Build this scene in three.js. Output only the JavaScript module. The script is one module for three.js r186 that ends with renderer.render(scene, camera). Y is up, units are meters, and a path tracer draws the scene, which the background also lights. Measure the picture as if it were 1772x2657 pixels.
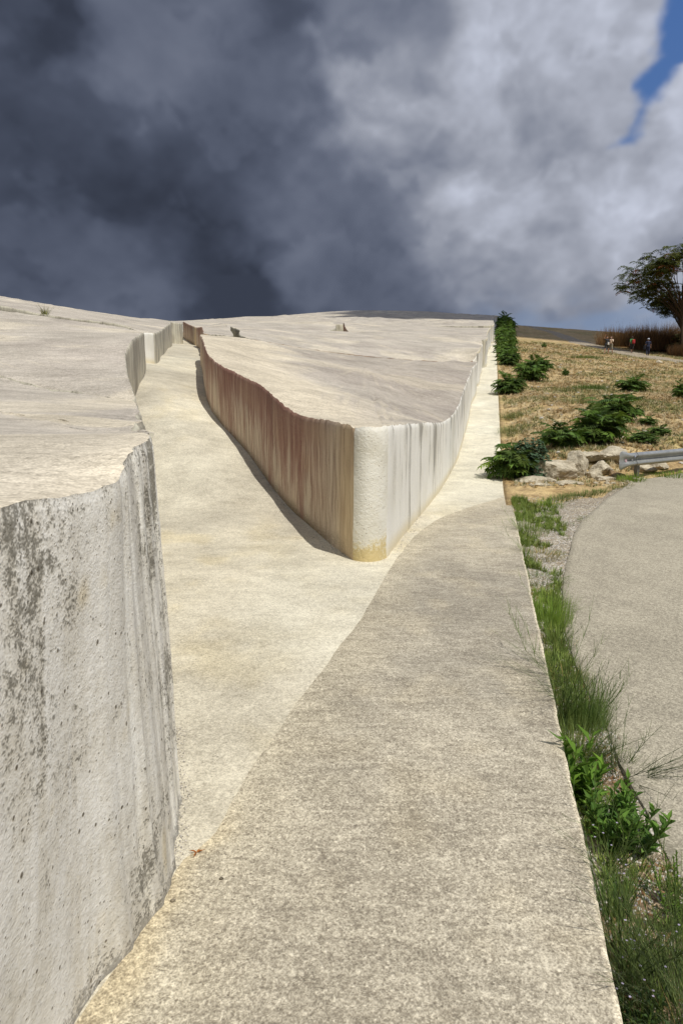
import * as THREE from 'three';
import { mergeGeometries, mergeVertices } from 'three/addons/utils/BufferGeometryUtils.js';
import { MarchingCubes } from 'three/addons/objects/MarchingCubes.js';
import { RoundedBoxGeometry } from 'three/addons/geometries/RoundedBoxGeometry.js';

// ---------- camera, renderer, light ----------
const scene = new THREE.Scene();
const camera = new THREE.PerspectiveCamera(73.74, 682 / 1024, 0.05, 4000);
camera.position.set(0, 1.85, 0);
camera.rotation.x = -9 * Math.PI / 180;
const renderer = new THREE.WebGLRenderer({ antialias: true });
renderer.setSize(682, 1024);
renderer.toneMapping = THREE.LinearToneMapping;
renderer.toneMappingExposure = 1.0;
renderer.shadowMap.enabled = true;
const sun = new THREE.DirectionalLight(new THREE.Color(1, 0.965, 0.9), 3.7);
const SUN = new THREE.Vector3(0.57 * 0.485, 0.875, 0.82 * 0.485);      // direction towards the sun: behind right, 61 degrees high
sun.position.copy(SUN).multiplyScalar(200).add(new THREE.Vector3(0, 0, -40));
sun.target.position.set(0, 0, -40);
sun.castShadow = true;
sun.shadow.mapSize.set(4096, 4096);
Object.assign(sun.shadow.camera, { left: -70, right: 70, top: 110, bottom: -110, near: 1, far: 500 });
scene.add(sun, sun.target);

// ---------- random and noise ----------
function rng(seed) { let a = seed >>> 0; return () => { a = (a + 0x6d2b79f5) | 0; let t = Math.imul(a ^ (a >>> 15), 1 | a); t = (t + Math.imul(t ^ (t >>> 7), 61 | t)) ^ t; return ((t ^ (t >>> 14)) >>> 0) / 4294967296; }; }
const clamp = (x, a = 0, b = 1) => Math.max(a, Math.min(b, x));
const sm = (a, b, x) => { x = clamp((x - a) / (b - a)); return x * x * (3 - 2 * x); };
const mix = (a, b, t) => a + (b - a) * t;
const NT = 256, NV = new Float32Array(NT * NT * 4); { const r = rng(77); for (let i = 0; i < NV.length; i++) NV[i] = r(); }
function n2(x, y, s = 0) {                                                // value noise, 0..1
  const xi = Math.floor(x), yi = Math.floor(y); let fx = x - xi, fy = y - yi; fx = fx * fx * (3 - 2 * fx); fy = fy * fy * (3 - 2 * fy);
  const o = (s & 3) * NT * NT, at = (i, j) => NV[o + (((j + s * 37) & 255) << 8) + ((i + s * 91) & 255)];
  return mix(mix(at(xi, yi), at(xi + 1, yi), fx), mix(at(xi, yi + 1), at(xi + 1, yi + 1), fx), fy);
}
const fbm = (x, y, o = 4, s = 0) => { let v = 0, a = 0.5, t = 0; for (let i = 0; i < o; i++) { v += a * n2(x, y, s + i); t += a; x = x * 2.03 + 7.1; y = y * 2.03 + 3.7; a *= 0.5; } return v / t; };
function n3(x, y, z, s = 0) { const zi = Math.floor(z); let f = z - zi; f = f * f * (3 - 2 * f); return mix(n2(x + zi * 17.3, y + zi * 9.7, s), n2(x + (zi + 1) * 17.3, y + (zi + 1) * 9.7, s), f); }
const fbm3 = (x, y, z, o = 4, s = 0) => { let v = 0, a = 0.5, t = 0; for (let i = 0; i < o; i++) { v += a * n3(x, y, z, s + i); t += a; x *= 2.03; y *= 2.03; z *= 2.03; a *= 0.5; } return v / t; };

// ---------- sky: broken storm cloud, darkest ahead on the left, opening to blue on the right ----------
{
  const W = 2048, H = 1024, data = new Float32Array(W * H * 4);
  // cloud levels, only the first row read off the photograph: azimuth, elevation (degrees), grey level
  const K = [[-23.3, 25, 64], [-15.8, 24.4, 106], [-9.7, 26.1, 108], [-5.4, 26.1, 76], [3.8, 26.9, 112], [13.6, 25.3, 166], [20.3, 25, 172], [-23.1, 20.2, 84], [-7.5, 22.2, 90], [2.6, 22.5, 164], [10.5, 22.8, 166], [19.4, 20.7, 172], [-19.3, 16.4, 78], [-6.6, 17.5, 80], [-2.9, 16.7, 110], [5, 17.3, 136], [11.7, 17.3, 174], [21.7, 17.3, 166], [-16.3, 13.8, 70], [-7.8, 12.3, 58], [1.9, 13.7, 106], [11.8, 14.3, 174], [20.5, 13.2, 184], [-21.8, 10.4, 88], [1.3, 10.8, 94], [9.2, 11, 132], [17.5, 11, 150], [-16.6, 7.6, 96], [-7.9, 8.1, 60], [5.8, 8.2, 96], [16, 7.6, 132], [23.8, 7.5, 150],
[-45, 20, 72], [-70, 15, 70], [-100, 20, 74], [-140, 18, 76], [180, 18, 78], [140, 18, 80], [90, 20, 105], [42, 20, 168], [-45, 60, 140], [0, 45, 116], [0, 75, 205], [45, 50, 215], [90, 55, 235], [180, 60, 235], [-90, 60, 175], [140, 55, 235], [-140, 55, 215]];  // unseen rest of the sky, made up; high clouds brightened to fill the shade
  const lin = (c) => Math.pow(c / 255, 2.2);
  for (let j = 0; j < H; j++) for (let i = 0; i < W; i++) {
    const th = ((i + 0.5) / W - 0.5) * 2 * Math.PI, el = ((j + 0.5) / H - 0.5) * Math.PI;
    const cx = Math.cos(th) * Math.cos(el), cz = Math.sin(th) * Math.cos(el), cy = Math.sin(el);
    let az = Math.atan2(cx, -cz) * 57.2958, e = Math.max(el * 57.2958, 0);
    // domain warp, then distance-weighted levels
    const w1 = fbm3(cx * 5, cy * 7, cz * 5, 5, 1) - 0.5, w2 = fbm3(cx * 5 + 9, cy * 7, cz * 5, 4, 2) - 0.5;
    const w3 = fbm3(cx * 16 + 3, cy * 20, cz * 16, 4, 3) - 0.5, w4 = fbm3(cx * 16, cy * 20 + 5, cz * 16, 4, 1) - 0.5;
    const a2 = az + w1 * 10 + w3 * 7, e2 = e + w2 * 8 + w4 * 6;
    let s = 0, ws = 0;
    for (const [ka, ke, g] of K) {
      let da = a2 - ka; da -= Math.round(da / 360) * 360; da *= Math.cos((e2 + ke) / 115);
      const d2 = da * da + (e2 - ke) * (e2 - ke), far = Math.abs(ka) > 40 || ke > 40;
      const w = 1 / (d2 * d2 + (far ? 3000 : 60)); s += w * g; ws += w;
    }
    let g = s / ws;
    const det = fbm3(cx * 11, cy * 16, cz * 11, 6, 2) - 0.5, fine = fbm3(cx * 42, cy * 55, cz * 42, 4, 1) - 0.5;
    const ridge = 1 - Math.abs(fbm3(cx * 9 + 4, cy * 13, cz * 9, 5, 3) * 2 - 1);
    const bright = sm(100, 165, g);
    const billow = 1 - Math.abs(fbm3(cx * 19 + w1 * 3, cy * 26 + w2 * 3, cz * 19, 5, 2) * 2 - 1), edgeN = sm(0.44, 0.56, fbm3(cx * 7 + w3 * 1.6, cy * 10 + w4 * 1.6, cz * 7 + 3, 5, 1));
    g += det * mix(24, 48, bright) + fine * mix(12, 32, bright) + bright * ((ridge - 0.72) * 40 + (billow - 0.8) * 36) + (edgeN - 0.5) * mix(8, 14, bright);
    g = clamp(g, 50, mix(206, 244, sm(30, 45, e)));
    const t = g / 255, L = lin(g);
    const tint = sm(60, 170, g);
    let R = L * mix(mix(0.80, 0.94, tint), 1, sm(30, 48, e)), Gc = L * mix(0.97, 1.0, tint), B = L * mix(mix(1.46, 1.18, tint), 1.04, sm(30, 48, e));
    // blue gaps: beyond the cloud's right-hand edge, and a thin pale strip low on the right
    const wn = (fbm3(cx * 24, cy * 28, cz * 24, 5, 2) - 0.5) * 3.2, wn2 = (fbm3(cx * 24 + 7, cy * 28, cz * 24, 5, 1) - 0.5) * 2.6;
    const qL = az - (20.9 + 0.40 * (e - 19)) + wn, qR = 22.1 + (e - 19) * 0.62 + Math.max(0, e - 22.3) * 6 - az + wn2, q = Math.min(qL, qR, (e - 18.2) * 2);
    const open = fbm3(cx * 2.6, cy * 3.4, cz * 2.6, 5, 3);
    const front = sm(70, 40, Math.abs(az - 32));                           // the gap; further round and higher up the sky is broken cloud
    const blue = Math.max(sm(-0.5, 0.75, q + fine * 1.6) * front, sm(0.5, 0.6, open) * sm(30, 46, e) * (az > -20 ? 1 : 0.5) * 0.9);
    const low = sm(9.5, 6.2, e) * sm(8, 15, az) * 0.75 * sm(0.3, 0.6, fbm3(cx * 13, cy * 30, cz * 13, 4, 1));
    const bl = [mix(0.10, 0.055, sm(5, 40, e)), mix(0.19, 0.135, sm(5, 40, e)), mix(0.40, 0.37, sm(5, 40, e))];
    R = mix(R, bl[0], blue); Gc = mix(Gc, bl[1], blue); B = mix(B, bl[2], blue);
    R = mix(R, 0.20, low); Gc = mix(Gc, 0.275, low); B = mix(B, 0.42, low);
    if (el < 0) { const k = sm(0, -0.12, el); R = mix(R, 0.16, k); Gc = mix(Gc, 0.14, k); B = mix(B, 0.11, k); }
    const o = (j * W + i) * 4; data[o] = R; data[o + 1] = Gc; data[o + 2] = B; data[o + 3] = 1;
  }
  const sky = new THREE.DataTexture(data, W, H, THREE.RGBAFormat, THREE.FloatType);
  sky.mapping = THREE.EquirectangularReflectionMapping; sky.magFilter = sky.minFilter = THREE.LinearFilter; sky.needsUpdate = true;
  scene.background = sky; scene.environment = sky;
}

// ---------- object helpers ----------
const used = {};
function numbered(name) { const n = used[name] = (used[name] ?? -1) + 1; return n ? name + '_' + String(n).padStart(3, '0') : name; }
function tag(o, label, category, group, kind) { o.userData = { ...o.userData, label, category }; if (group) o.userData.group = group; if (kind) o.userData.kind = kind; return o; }
function thing(name, label, category, [x, y, z] = [0, 0, 0], turn = 0, group) { const o = new THREE.Group(); o.name = numbered(name); o.position.set(x, y, z); o.rotation.y = turn; scene.add(o); return tag(o, label, category, group); }
function part(name, geo, mat, parent) { const m = new THREE.Mesh(geo, mat); m.name = parent ? name : numbered(name); m.castShadow = m.receiveShadow = true; (parent ?? scene).add(m); return m; }
function struct(name, geo, mat) { const m = part(name, geo, mat); m.userData.kind = 'structure'; return m; }
function copy(root, pos, turn, scale, label, group) {
  const c = root.clone(); c.name = numbered(root.name.replace(/_\d{3}$/, '')); c.position.set(...pos); c.rotation.y = turn; if (Array.isArray(scale)) c.scale.set(...scale); else c.scale.setScalar(scale);
  c.userData = { ...root.userData, label }; if (group) c.userData.group = group; scene.add(c); return c;
}
function gridGeo(nu, nv, f, flip = false) {                               // f(i, j) -> { p: [x, y, z], uv: [u, v], c: [r, g, b] }
  const P = [], U = [], C = [], I = [];
  for (let j = 0; j < nv; j++) for (let i = 0; i < nu; i++) { const q = f(i, j); P.push(...q.p); U.push(...q.uv); C.push(...(q.c ?? [1, 1, 1])); }
  for (let j = 0; j + 1 < nv; j++) for (let i = 0; i + 1 < nu; i++) { const a = j * nu + i, b = a + 1, c = a + nu, d = c + 1; flip ? I.push(a, c, b, b, c, d) : I.push(a, b, c, b, d, c); }
  const g = new THREE.BufferGeometry();
  g.setAttribute('position', new THREE.Float32BufferAttribute(P, 3)); g.setAttribute('uv', new THREE.Float32BufferAttribute(U, 2)); g.setAttribute('color', new THREE.Float32BufferAttribute(C, 3));
  g.setIndex(I); g.computeVertexNormals(); return g;
}

// ---------- the lie of the land (metres; d is the distance straight ahead, z = -d) ----------
function interp(xs, ys, x) {
  const n = xs.length; if (x <= xs[0]) return ys[0];
  for (let i = 1; i < n; i++) if (x <= xs[i]) {
    const m = (j) => { if (j <= 0) return 0; if (j >= n - 1) return (ys[n - 1] - ys[n - 2]) / (xs[n - 1] - xs[n - 2]); const a = (ys[j] - ys[j - 1]) / (xs[j] - xs[j - 1]), b = (ys[j + 1] - ys[j]) / (xs[j + 1] - xs[j]); return a * b <= 0 ? 0 : 2 * a * b / (a + b); };
    const h = xs[i] - xs[i - 1], t = (x - xs[i - 1]) / h, a = ys[i - 1], b = ys[i], ma = m(i - 1) * h, mb = m(i) * h;
    return (2 * t ** 3 - 3 * t * t + 1) * a + (t ** 3 - 2 * t * t + t) * ma + (-2 * t ** 3 + 3 * t * t) * b + (t ** 3 - t * t) * mb;
  }
  return ys[n - 1];
}
const LD = [9, 10.5, 12, 15, 18, 25, 38, 57, 80, 110, 140], LH = [0, .1, .4, 1.1, 1.72, 2.9, 4.7, 7.1, 10.2, 14.2, 17.6];
const RD = [9, 14, 18, 22, 28, 38, 45, 55, 75, 92, 140], RH = [0, .02, .28, .8, 1.6, 2.9, 3.95, 5.5, 8.3, 10.8, 17.6];
const crest = (d) => d > 140 ? -Math.min(34, (d - 140) * (d - 140) / (d - 140 + 120) * 0.2) : 0;
function T(x, d) {                                                        // the concrete floor
  const L = interp(LD, LH, d), R = interp(RD, RH, d), xl = -.3 - .21 * Math.max(d - 8, 0), xr = .6 + .2 * Math.max(d - 8, 0);
  let s = clamp((x - xl) / (xr - xl), -.5, 1); if (s < 0) s *= .8; return L + (R - L) * s + crest(d);
}
const edge = (d) => .46 + .216 * d;                                       // right-hand edge of the concrete
function G(x, d) {                                                        // the ground beyond it
  const e = Math.min(x - edge(d), 60), r = interp(RD, RH, d), railD = 16 + Math.max(0, Math.min(x, 30) - 6.6) * .75;
  const bank = .42 * sm(railD, railD + 1.4, d) * sm(.1, 1.6, e) * (1 - sm(24, 42, d));
  return r - .34 * (1 - sm(4, 14, d)) + bank - .07 * Math.max(0, e) * sm(20, 55, d) + .03 + crest(d);
}
const XR = [[-6, .3], [-2, .85], [0, 1.15], [2, 1.42], [2.75, 1.53], [3.22, 1.61], [3.82, 1.68], [4.8, 1.83], [5.85, 2.01], [6.79, 2.27], [7.84, 2.61], [9.12, 3.1], [10.87, 3.88], [12.84, 5.02], [15.2, 6.45], [15.6, 7.0], [16, 7.65], [16.46, 8.27], [18, 10.4], [22, 16]];
function roadEdge(d) { for (let i = 1; i < XR.length; i++) if (d <= XR[i][0] || i === XR.length - 1) { const [a, x] = XR[i - 1], [b, y] = XR[i]; return mix(x, y, (d - a) / (b - a)); } }
const groundNoise = (x, d) => (fbm(x * 2.2, d * 2.2, 3, 2) - .5) * .07 + (fbm(x * 9, d * 9, 2, 1) - .5) * .025;
const ground = (x, d) => G(x, d) + groundNoise(x, d) * sm(0, .5, x - edge(d));

// ---------- textures ----------
function tileNoise(w, h, cx, cy, seed, out, amp = 1) {                     // adds tileable noise, -amp/2 .. amp/2, to out
  const r = rng(seed), L = new Float32Array(cx * cy); for (let i = 0; i < L.length; i++) L[i] = r() - .5;
  const X0 = new Int32Array(w), X1 = new Int32Array(w), FX = new Float32Array(w);
  for (let x = 0; x < w; x++) { const q = x / w * cx, i = Math.floor(q); let f = q - i; X0[x] = i % cx; X1[x] = (i + 1) % cx; FX[x] = f * f * (3 - 2 * f); }
  for (let y = 0; y < h; y++) {
    const q = y / h * cy, j = Math.floor(q); let f = q - j; f = f * f * (3 - 2 * f); const a = (j % cy) * cx, b = ((j + 1) % cy) * cx;
    for (let x = 0, o = y * w; x < w; x++, o++) { const p = L[a + X0[x]] + (L[a + X1[x]] - L[a + X0[x]]) * FX[x], s = L[b + X0[x]] + (L[b + X1[x]] - L[b + X0[x]]) * FX[x]; out[o] += (p + (s - p) * f) * amp; }
  }
  return out;
}
const layer = (w, h, list, seed) => { const o = new Float32Array(w * h); list.forEach(([cx, cy, a], i) => tileNoise(w, h, cx, cy, seed * 100 + i, o, a)); return o; };
function stamp(out, w, h, n, r0, r1, amp, seed, stretch = 1) {              // soft round spots
  const r = rng(seed);
  for (let k = 0; k < n; k++) {
    const x = r() * w, y = r() * h, R = r0 + (r1 - r0) * r() ** 2.2, a = amp * (.5 + r() * .5), Ry = R * (1 + (stretch - 1) * r()), m = Math.ceil(Math.max(R, Ry));
    for (let j = -m; j <= m; j++) for (let i = -m; i <= m; i++) { const q = (i * i) / (R * R) + (j * j) / (Ry * Ry); if (q < 1) { const o = ((Math.floor(y + j) + h) % h) * w + (Math.floor(x + i) + w) % w; out[o] += a * (1 - q); } }
  }
}
function texture(w, h, f, srgb = true) {                                    // f(i) -> [r, g, b] 0..1 as displayed, or one number
  const d = new Uint8Array(w * h * 4);
  for (let i = 0; i < w * h; i++) { const c = f(i), o = i * 4; if (c.length) { d[o] = clamp(c[0]) * 255; d[o + 1] = clamp(c[1]) * 255; d[o + 2] = clamp(c[2]) * 255; } else d[o] = d[o + 1] = d[o + 2] = clamp(c) * 255; d[o + 3] = 255; }
  const t = new THREE.DataTexture(d, w, h, THREE.RGBAFormat); t.wrapS = t.wrapT = THREE.RepeatWrapping; t.magFilter = THREE.LinearFilter; t.minFilter = THREE.LinearMipmapLinearFilter; t.generateMipmaps = true;
  if (srgb) t.colorSpace = THREE.SRGBColorSpace; t.needsUpdate = true; return t;
}
const warp = (src, sh, w, h, amp) => { const o = new Float32Array(w * h); for (let i = 0; i < w * h; i++) { const y = Math.floor(i / w), x = i - y * w; o[i] = src[y * w + ((x + Math.round(sh[i] * amp)) % w + w) % w]; } return o; };
const rep = (t, x, y) => { t.repeat.set(x, y); return t; };
const mixc = (a, b, t) => [mix(a[0], b[0], t), mix(a[1], b[1], t), mix(a[2], b[2], t)];
const std = (o) => new THREE.MeshStandardMaterial({ roughness: .95, metalness: 0, vertexColors: true, ...o });
const M = {};
{ // coarse grey pour in front: pale aggregate in darker paste, swirled by the broom
  const w = 2048, S = 3.4, a = layer(w, w, [[4, 4, .14], [11, 11, .12], [30, 30, .1], [85, 85, .1], [190, 190, .2], [420, 420, .42], [900, 900, .5]], 1), b = layer(w, w, [[18, 60, .22], [40, 190, .3]], 2);
  stamp(a, w, w, 26000, 1.5, 5, .36, 3); stamp(a, w, w, 22000, 1.5, 4.5, -.34, 4); stamp(a, w, w, 500, 5, 10, .22, 5);
  const map = texture(w, w, (i) => { const v = .52 + a[i] * .76 + b[i] * .45; return mixc([.46, .43, .375], [.875, .845, .765], sm(.0, 1.05, v)); });
  const bump = texture(w, w, (i) => .5 + a[i] * .55 + b[i] * .2, false);
  for (const t of [map, bump]) rep(t, 1 / S, 1 / S);
  M.grey = std({ map, bumpMap: bump, bumpScale: .006 });
}
{ // smoother cream floor
  const w = 2048, S = 4.2, a = layer(w, w, [[5, 5, .2], [13, 13, .2], [36, 36, .14], [100, 100, .14], [240, 240, .26], [560, 560, .42], [1000, 1000, .38]], 11), b = layer(w, w, [[10, 30, .2], [24, 90, .18]], 12);
  stamp(a, w, w, 9000, 1.2, 4, -.4, 13); stamp(a, w, w, 9000, 1.5, 4.5, .2, 14);
  const map = texture(w, w, (i) => { const v = .62 + a[i] * .72 + b[i] * .35; return mixc([.54, .515, .455], [.90, .875, .795], sm(.0, 1.05, v)); });
  const bump = texture(1024, 1024, (i) => { const y = Math.floor(i / 1024), x = i % 1024, o = y * 2 * w + x * 2; return .5 + a[o] * .5 + b[o] * .3; }, false);
  for (const t of [map, bump]) rep(t, 1 / S, 1 / S);
  M.pale = std({ map, bumpMap: bump, bumpScale: .005 });
}
{ // broomed block tops: streaks along u
  const w = 2048, S = 6, a = layer(w, w, [[4, 5, .22], [9, 14, .24], [22, 60, .2], [70, 170, .2], [200, 420, .26], [500, 700, .34]], 21), f = layer(w, w, [[240, 240, .4], [700, 700, .6]], 22);
  stamp(a, w, w, 1500, 1.5, 4, -.5, 23); stamp(f, w, w, 5000, 1.5, 4, .25, 24);
  const map = texture(w, w, (i) => { const v = .56 + a[i] * .62 + f[i] * .3; return mixc([.46, .438, .40], [.86, .836, .79], sm(.0, 1, v)); });
  const bump = texture(1024, 1024, (i) => { const y = Math.floor(i / 1024), x = i % 1024, o = y * 2 * w + x * 2; return .5 + a[o] * .4 + f[o] * .35; }, false);
  for (const t of [map, bump]) rep(t, 1 / S, 1 / S);
  M.top = std({ map, bumpMap: bump, bumpScale: .008 });
  // the near block shows its grain: same stuff, coarser
  const map2 = map.clone(), bump2 = bump.clone(); for (const t of [map2, bump2]) { t.repeat.set(1 / 3.4, 1 / 3.4); t.needsUpdate = true; }
  M.topNear = std({ map: map2, bumpMap: bump2, bumpScale: .008 });
}
{ // near wall: lime bloom, black lichen in fine grains, pinholes; 4.2 m by 2 m
  const w = 2048, h = 1024, a = layer(w, h, [[6, 3, .55], [15, 6, .45], [40, 16, .3]], 31), g = layer(w, h, [[260, 130, .35], [520, 260, .55], [1000, 510, .6]], 32), st = layer(w, h, [[40, 2, .5], [110, 3, .45], [260, 5, .25]], 33), y = layer(w, h, [[30, 9, .6], [70, 22, .4]], 34), m = layer(w, h, [[90, 50, .5], [180, 90, .4]], 36);
  const pit = new Float32Array(w * h); stamp(pit, w, h, 1500, 1.4, 4.2, 1, 35, 1.6); stamp(pit, w, h, 9000, .8, 2, .7, 37);
  const map = texture(w, h, (i) => {
    const v = Math.floor(i / w) / h;                                        // 0 at the foot, 1 near the rim
    const thick = clamp(.20 + a[i] * 1.35 + st[i] * .5 + (v - .55) * .75 + m[i] * .5);       // how far the lichen has spread
    const lich = sm(.30, -.22, g[i] + .62 - thick * 1.25) ;
    let c = mixc([.935, .925, .89], [.86, .84, .785], sm(-.3, .4, a[i] * .8 + st[i] + m[i] * .5));
    c = mixc(c, [.84, .76, .58], sm(.24, .5, y[i]) * .5);
    c = mixc(c, [.37, .355, .315], lich * .62); c = mixc(c, [.52, .505, .46], sm(.35, .8, thick) * .35);
    c = mixc(c, [.96, .955, .93], sm(.22, .5, st[i] - a[i] * .5 + (.5 - v) * .3) * .6);
    c = mixc(c, [.47, .455, .42], sm(.05, .02, v + g[i] * .04 + m[i] * .03) * .5);           // unfloated strip at the foot
    return mixc(c, [.27, .235, .18], sm(.2, .8, pit[i]) * .7).map((q) => q + g[i] * .09);
  });
  const bump = texture(w, h, (i) => .55 + g[i] * .2 + m[i] * .2 + st[i] * .2 - sm(.1, .8, pit[i]) * .35, false);
  rep(map, 1 / 4.2, .5); rep(bump, 1 / 4.2, .5);
  M.wallNear = std({ map, bumpMap: bump, bumpScale: .008 });
}
{ // rust-red stained wall: cream render, red and brown runs from the rim, one sheet 23 m long
  const w = 2048, h = 512, wv = layer(w, h, [[60, 6, 1], [200, 20, .5]], 48), a = layer(w, h, [[9, 3, .5], [30, 6, .35]], 41), st = warp(layer(w, h, [[150, 2, .4], [380, 3, .55], [900, 6, .6]], 42), wv, w, h, 6), g = layer(w, h, [[500, 200, .4], [1000, 400, .4]], 43), drip = layer(w, h, [[90, 1, .8], [260, 1, .6]], 44);
  const map = texture(w, h, (i) => {
    const u = (i % w) / w, v = Math.floor(i / w) / h, x = u * 23;           // x: metres from the pale corner
    const zone = sm(.7, 3.2, x) * (1 - .55 * sm(9, 17, x)), reach = 1 - v;   // runs end at different lengths
let c = mixc([.86, .80, .71], [.70, .63, .55], sm(-.45, .45, st[i] + g[i] * .4));
    c = mixc(c, [.83, .71, .48], sm(.1, .5, a[i]) * .4 + .35 * sm(1.0, .2, x));
    const run = sm(-.65, .75, drip[i] * .5 + st[i] * .7 + g[i] * .3 + .5 - reach * 1.0 + a[i] * .6);
    c = mixc(c, [.585, .40, .35], run * clamp(zone + .14) * .9);
    c = mixc(c, [.48, .40, .34], sm(.0, .8, st[i] * .8 + g[i] * .6 + a[i] * .6 - reach * .2 + .05) * .5); c = mixc(c, [.80, .72, .62], sm(.1, .5, a[i] + g[i] * .3) * .45);
    c = mixc(c, [.85, .77, .64], sm(.25, .8, drip[i] * .6 - st[i] * .9 + g[i] * .3) * .4);
    c = mixc(c, [.36, .315, .22], sm(.15, .02, v + a[i] * .16 + st[i] * .1) * sm(-.2, .4, g[i] * .6 + a[i]) * .75);
    return c.map((q) => q + g[i] * .06);
  });
  const bump = texture(w, h, (i) => .5 + st[i] * .35 + g[i] * .25, false);
  rep(map, 1 / 23, 1 / 1.75); rep(bump, 1 / 23, 1 / 1.75);
  M.wallRed = std({ map, bumpMap: bump, bumpScale: .012 });
}
{ // whitewashed wall with grey runs
  const w = 2048, h = 512, wv = layer(w, h, [[40, 5, 1], [130, 14, .5]], 58), a = layer(w, h, [[16, 2, .5], [50, 5, .3]], 51), st = warp(layer(w, h, [[70, 1, .6], [190, 2, .45], [600, 4, .35]], 52), wv, w, h, 11), g = layer(w, h, [[400, 160, .35], [1000, 400, .3]], 53);
  const map = texture(w, h, (i) => {
    const v = Math.floor(i / w) / h; let c = mixc([.93, .92, .88], [.84, .82, .75], sm(-.2, .5, a[i] + g[i] * .4 + st[i] * .3));
    c = mixc(c, [.47, .455, .42], sm(.0, .42, st[i] * 1.1 + (v - .5) * .34 + a[i] * .7 + g[i] * .2 - .05) * .62);
    c = mixc(c, [.80, .72, .52], sm(.15, 0, v + a[i] * .1) * .5);
    return c.map((q) => q + g[i] * .07);
  });
  const bump = texture(w, h, (i) => .5 + st[i] * .3 + g[i] * .35, false);
  { const cs = 512, ca = layer(cs, cs, [[3, 4, .4], [12, 14, .3]], 55), cg = layer(cs, cs, [[50, 60, .4], [140, 160, .4], [250, 250, .3]], 56), pit = new Float32Array(cs * cs); stamp(pit, cs, cs, 900, .8, 3.2, 1, 57);
    const cm = texture(cs, cs, (i) => { const v = Math.floor(i / cs) / cs; let c = mixc([.93, .92, .87], [.83, .81, .74], sm(-.2, .4, ca[i] + cg[i] * .5)); c = mixc(c, [.78, .69, .45], sm(.24, .04, v + ca[i] * .5 + cg[i] * .25) * .8); return mixc(c, [.5, .45, .36], sm(.3, .9, pit[i]) * .6).map((q) => q + cg[i] * .06); });
    const cb = texture(cs, cs, (i) => .5 + cg[i] * .5 + ca[i] * .2 - pit[i] * .2, false); rep(cm, 1 / 1.7, 1 / 1.7); rep(cb, 1 / 1.7, 1 / 1.7); M.wallCorner = std({ map: cm, bumpMap: cb, bumpScale: .012 }); }
  rep(map, 1 / 16, 1 / 1.75); rep(bump, 1 / 16, 1 / 1.75);
  M.wallWhite = std({ map, bumpMap: bump, bumpScale: .012 });
}
{ // weathered grey wall
  const w = 1024, h = 512, a = layer(w, h, [[9, 2, .5], [30, 5, .3]], 61), st = layer(w, h, [[60, 1, .5], [150, 2, .5], [380, 3, .4]], 62), g = layer(w, h, [[300, 160, .4], [500, 250, .4]], 63);
  const map = texture(w, h, (i) => { let c = mixc([.80, .78, .70], [.62, .595, .53], sm(-.3, .4, a[i] + st[i] * .6)); c = mixc(c, [.36, .345, .31], sm(.15, .6, st[i] + a[i] * .3) * .75); return c.map((q) => q + g[i] * .09); });
  const bump = texture(w, h, (i) => .5 + st[i] * .4 + g[i] * .3, false);
  rep(map, 1 / 8, 1 / 1.75); rep(bump, 1 / 8, 1 / 1.75);
  M.wallGrey = std({ map, bumpMap: bump, bumpScale: .012 });
  M.wallBrown = M.wallGrey.clone(); M.wallBrown.color = new THREE.Color(.55, .42, .36);
}
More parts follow.
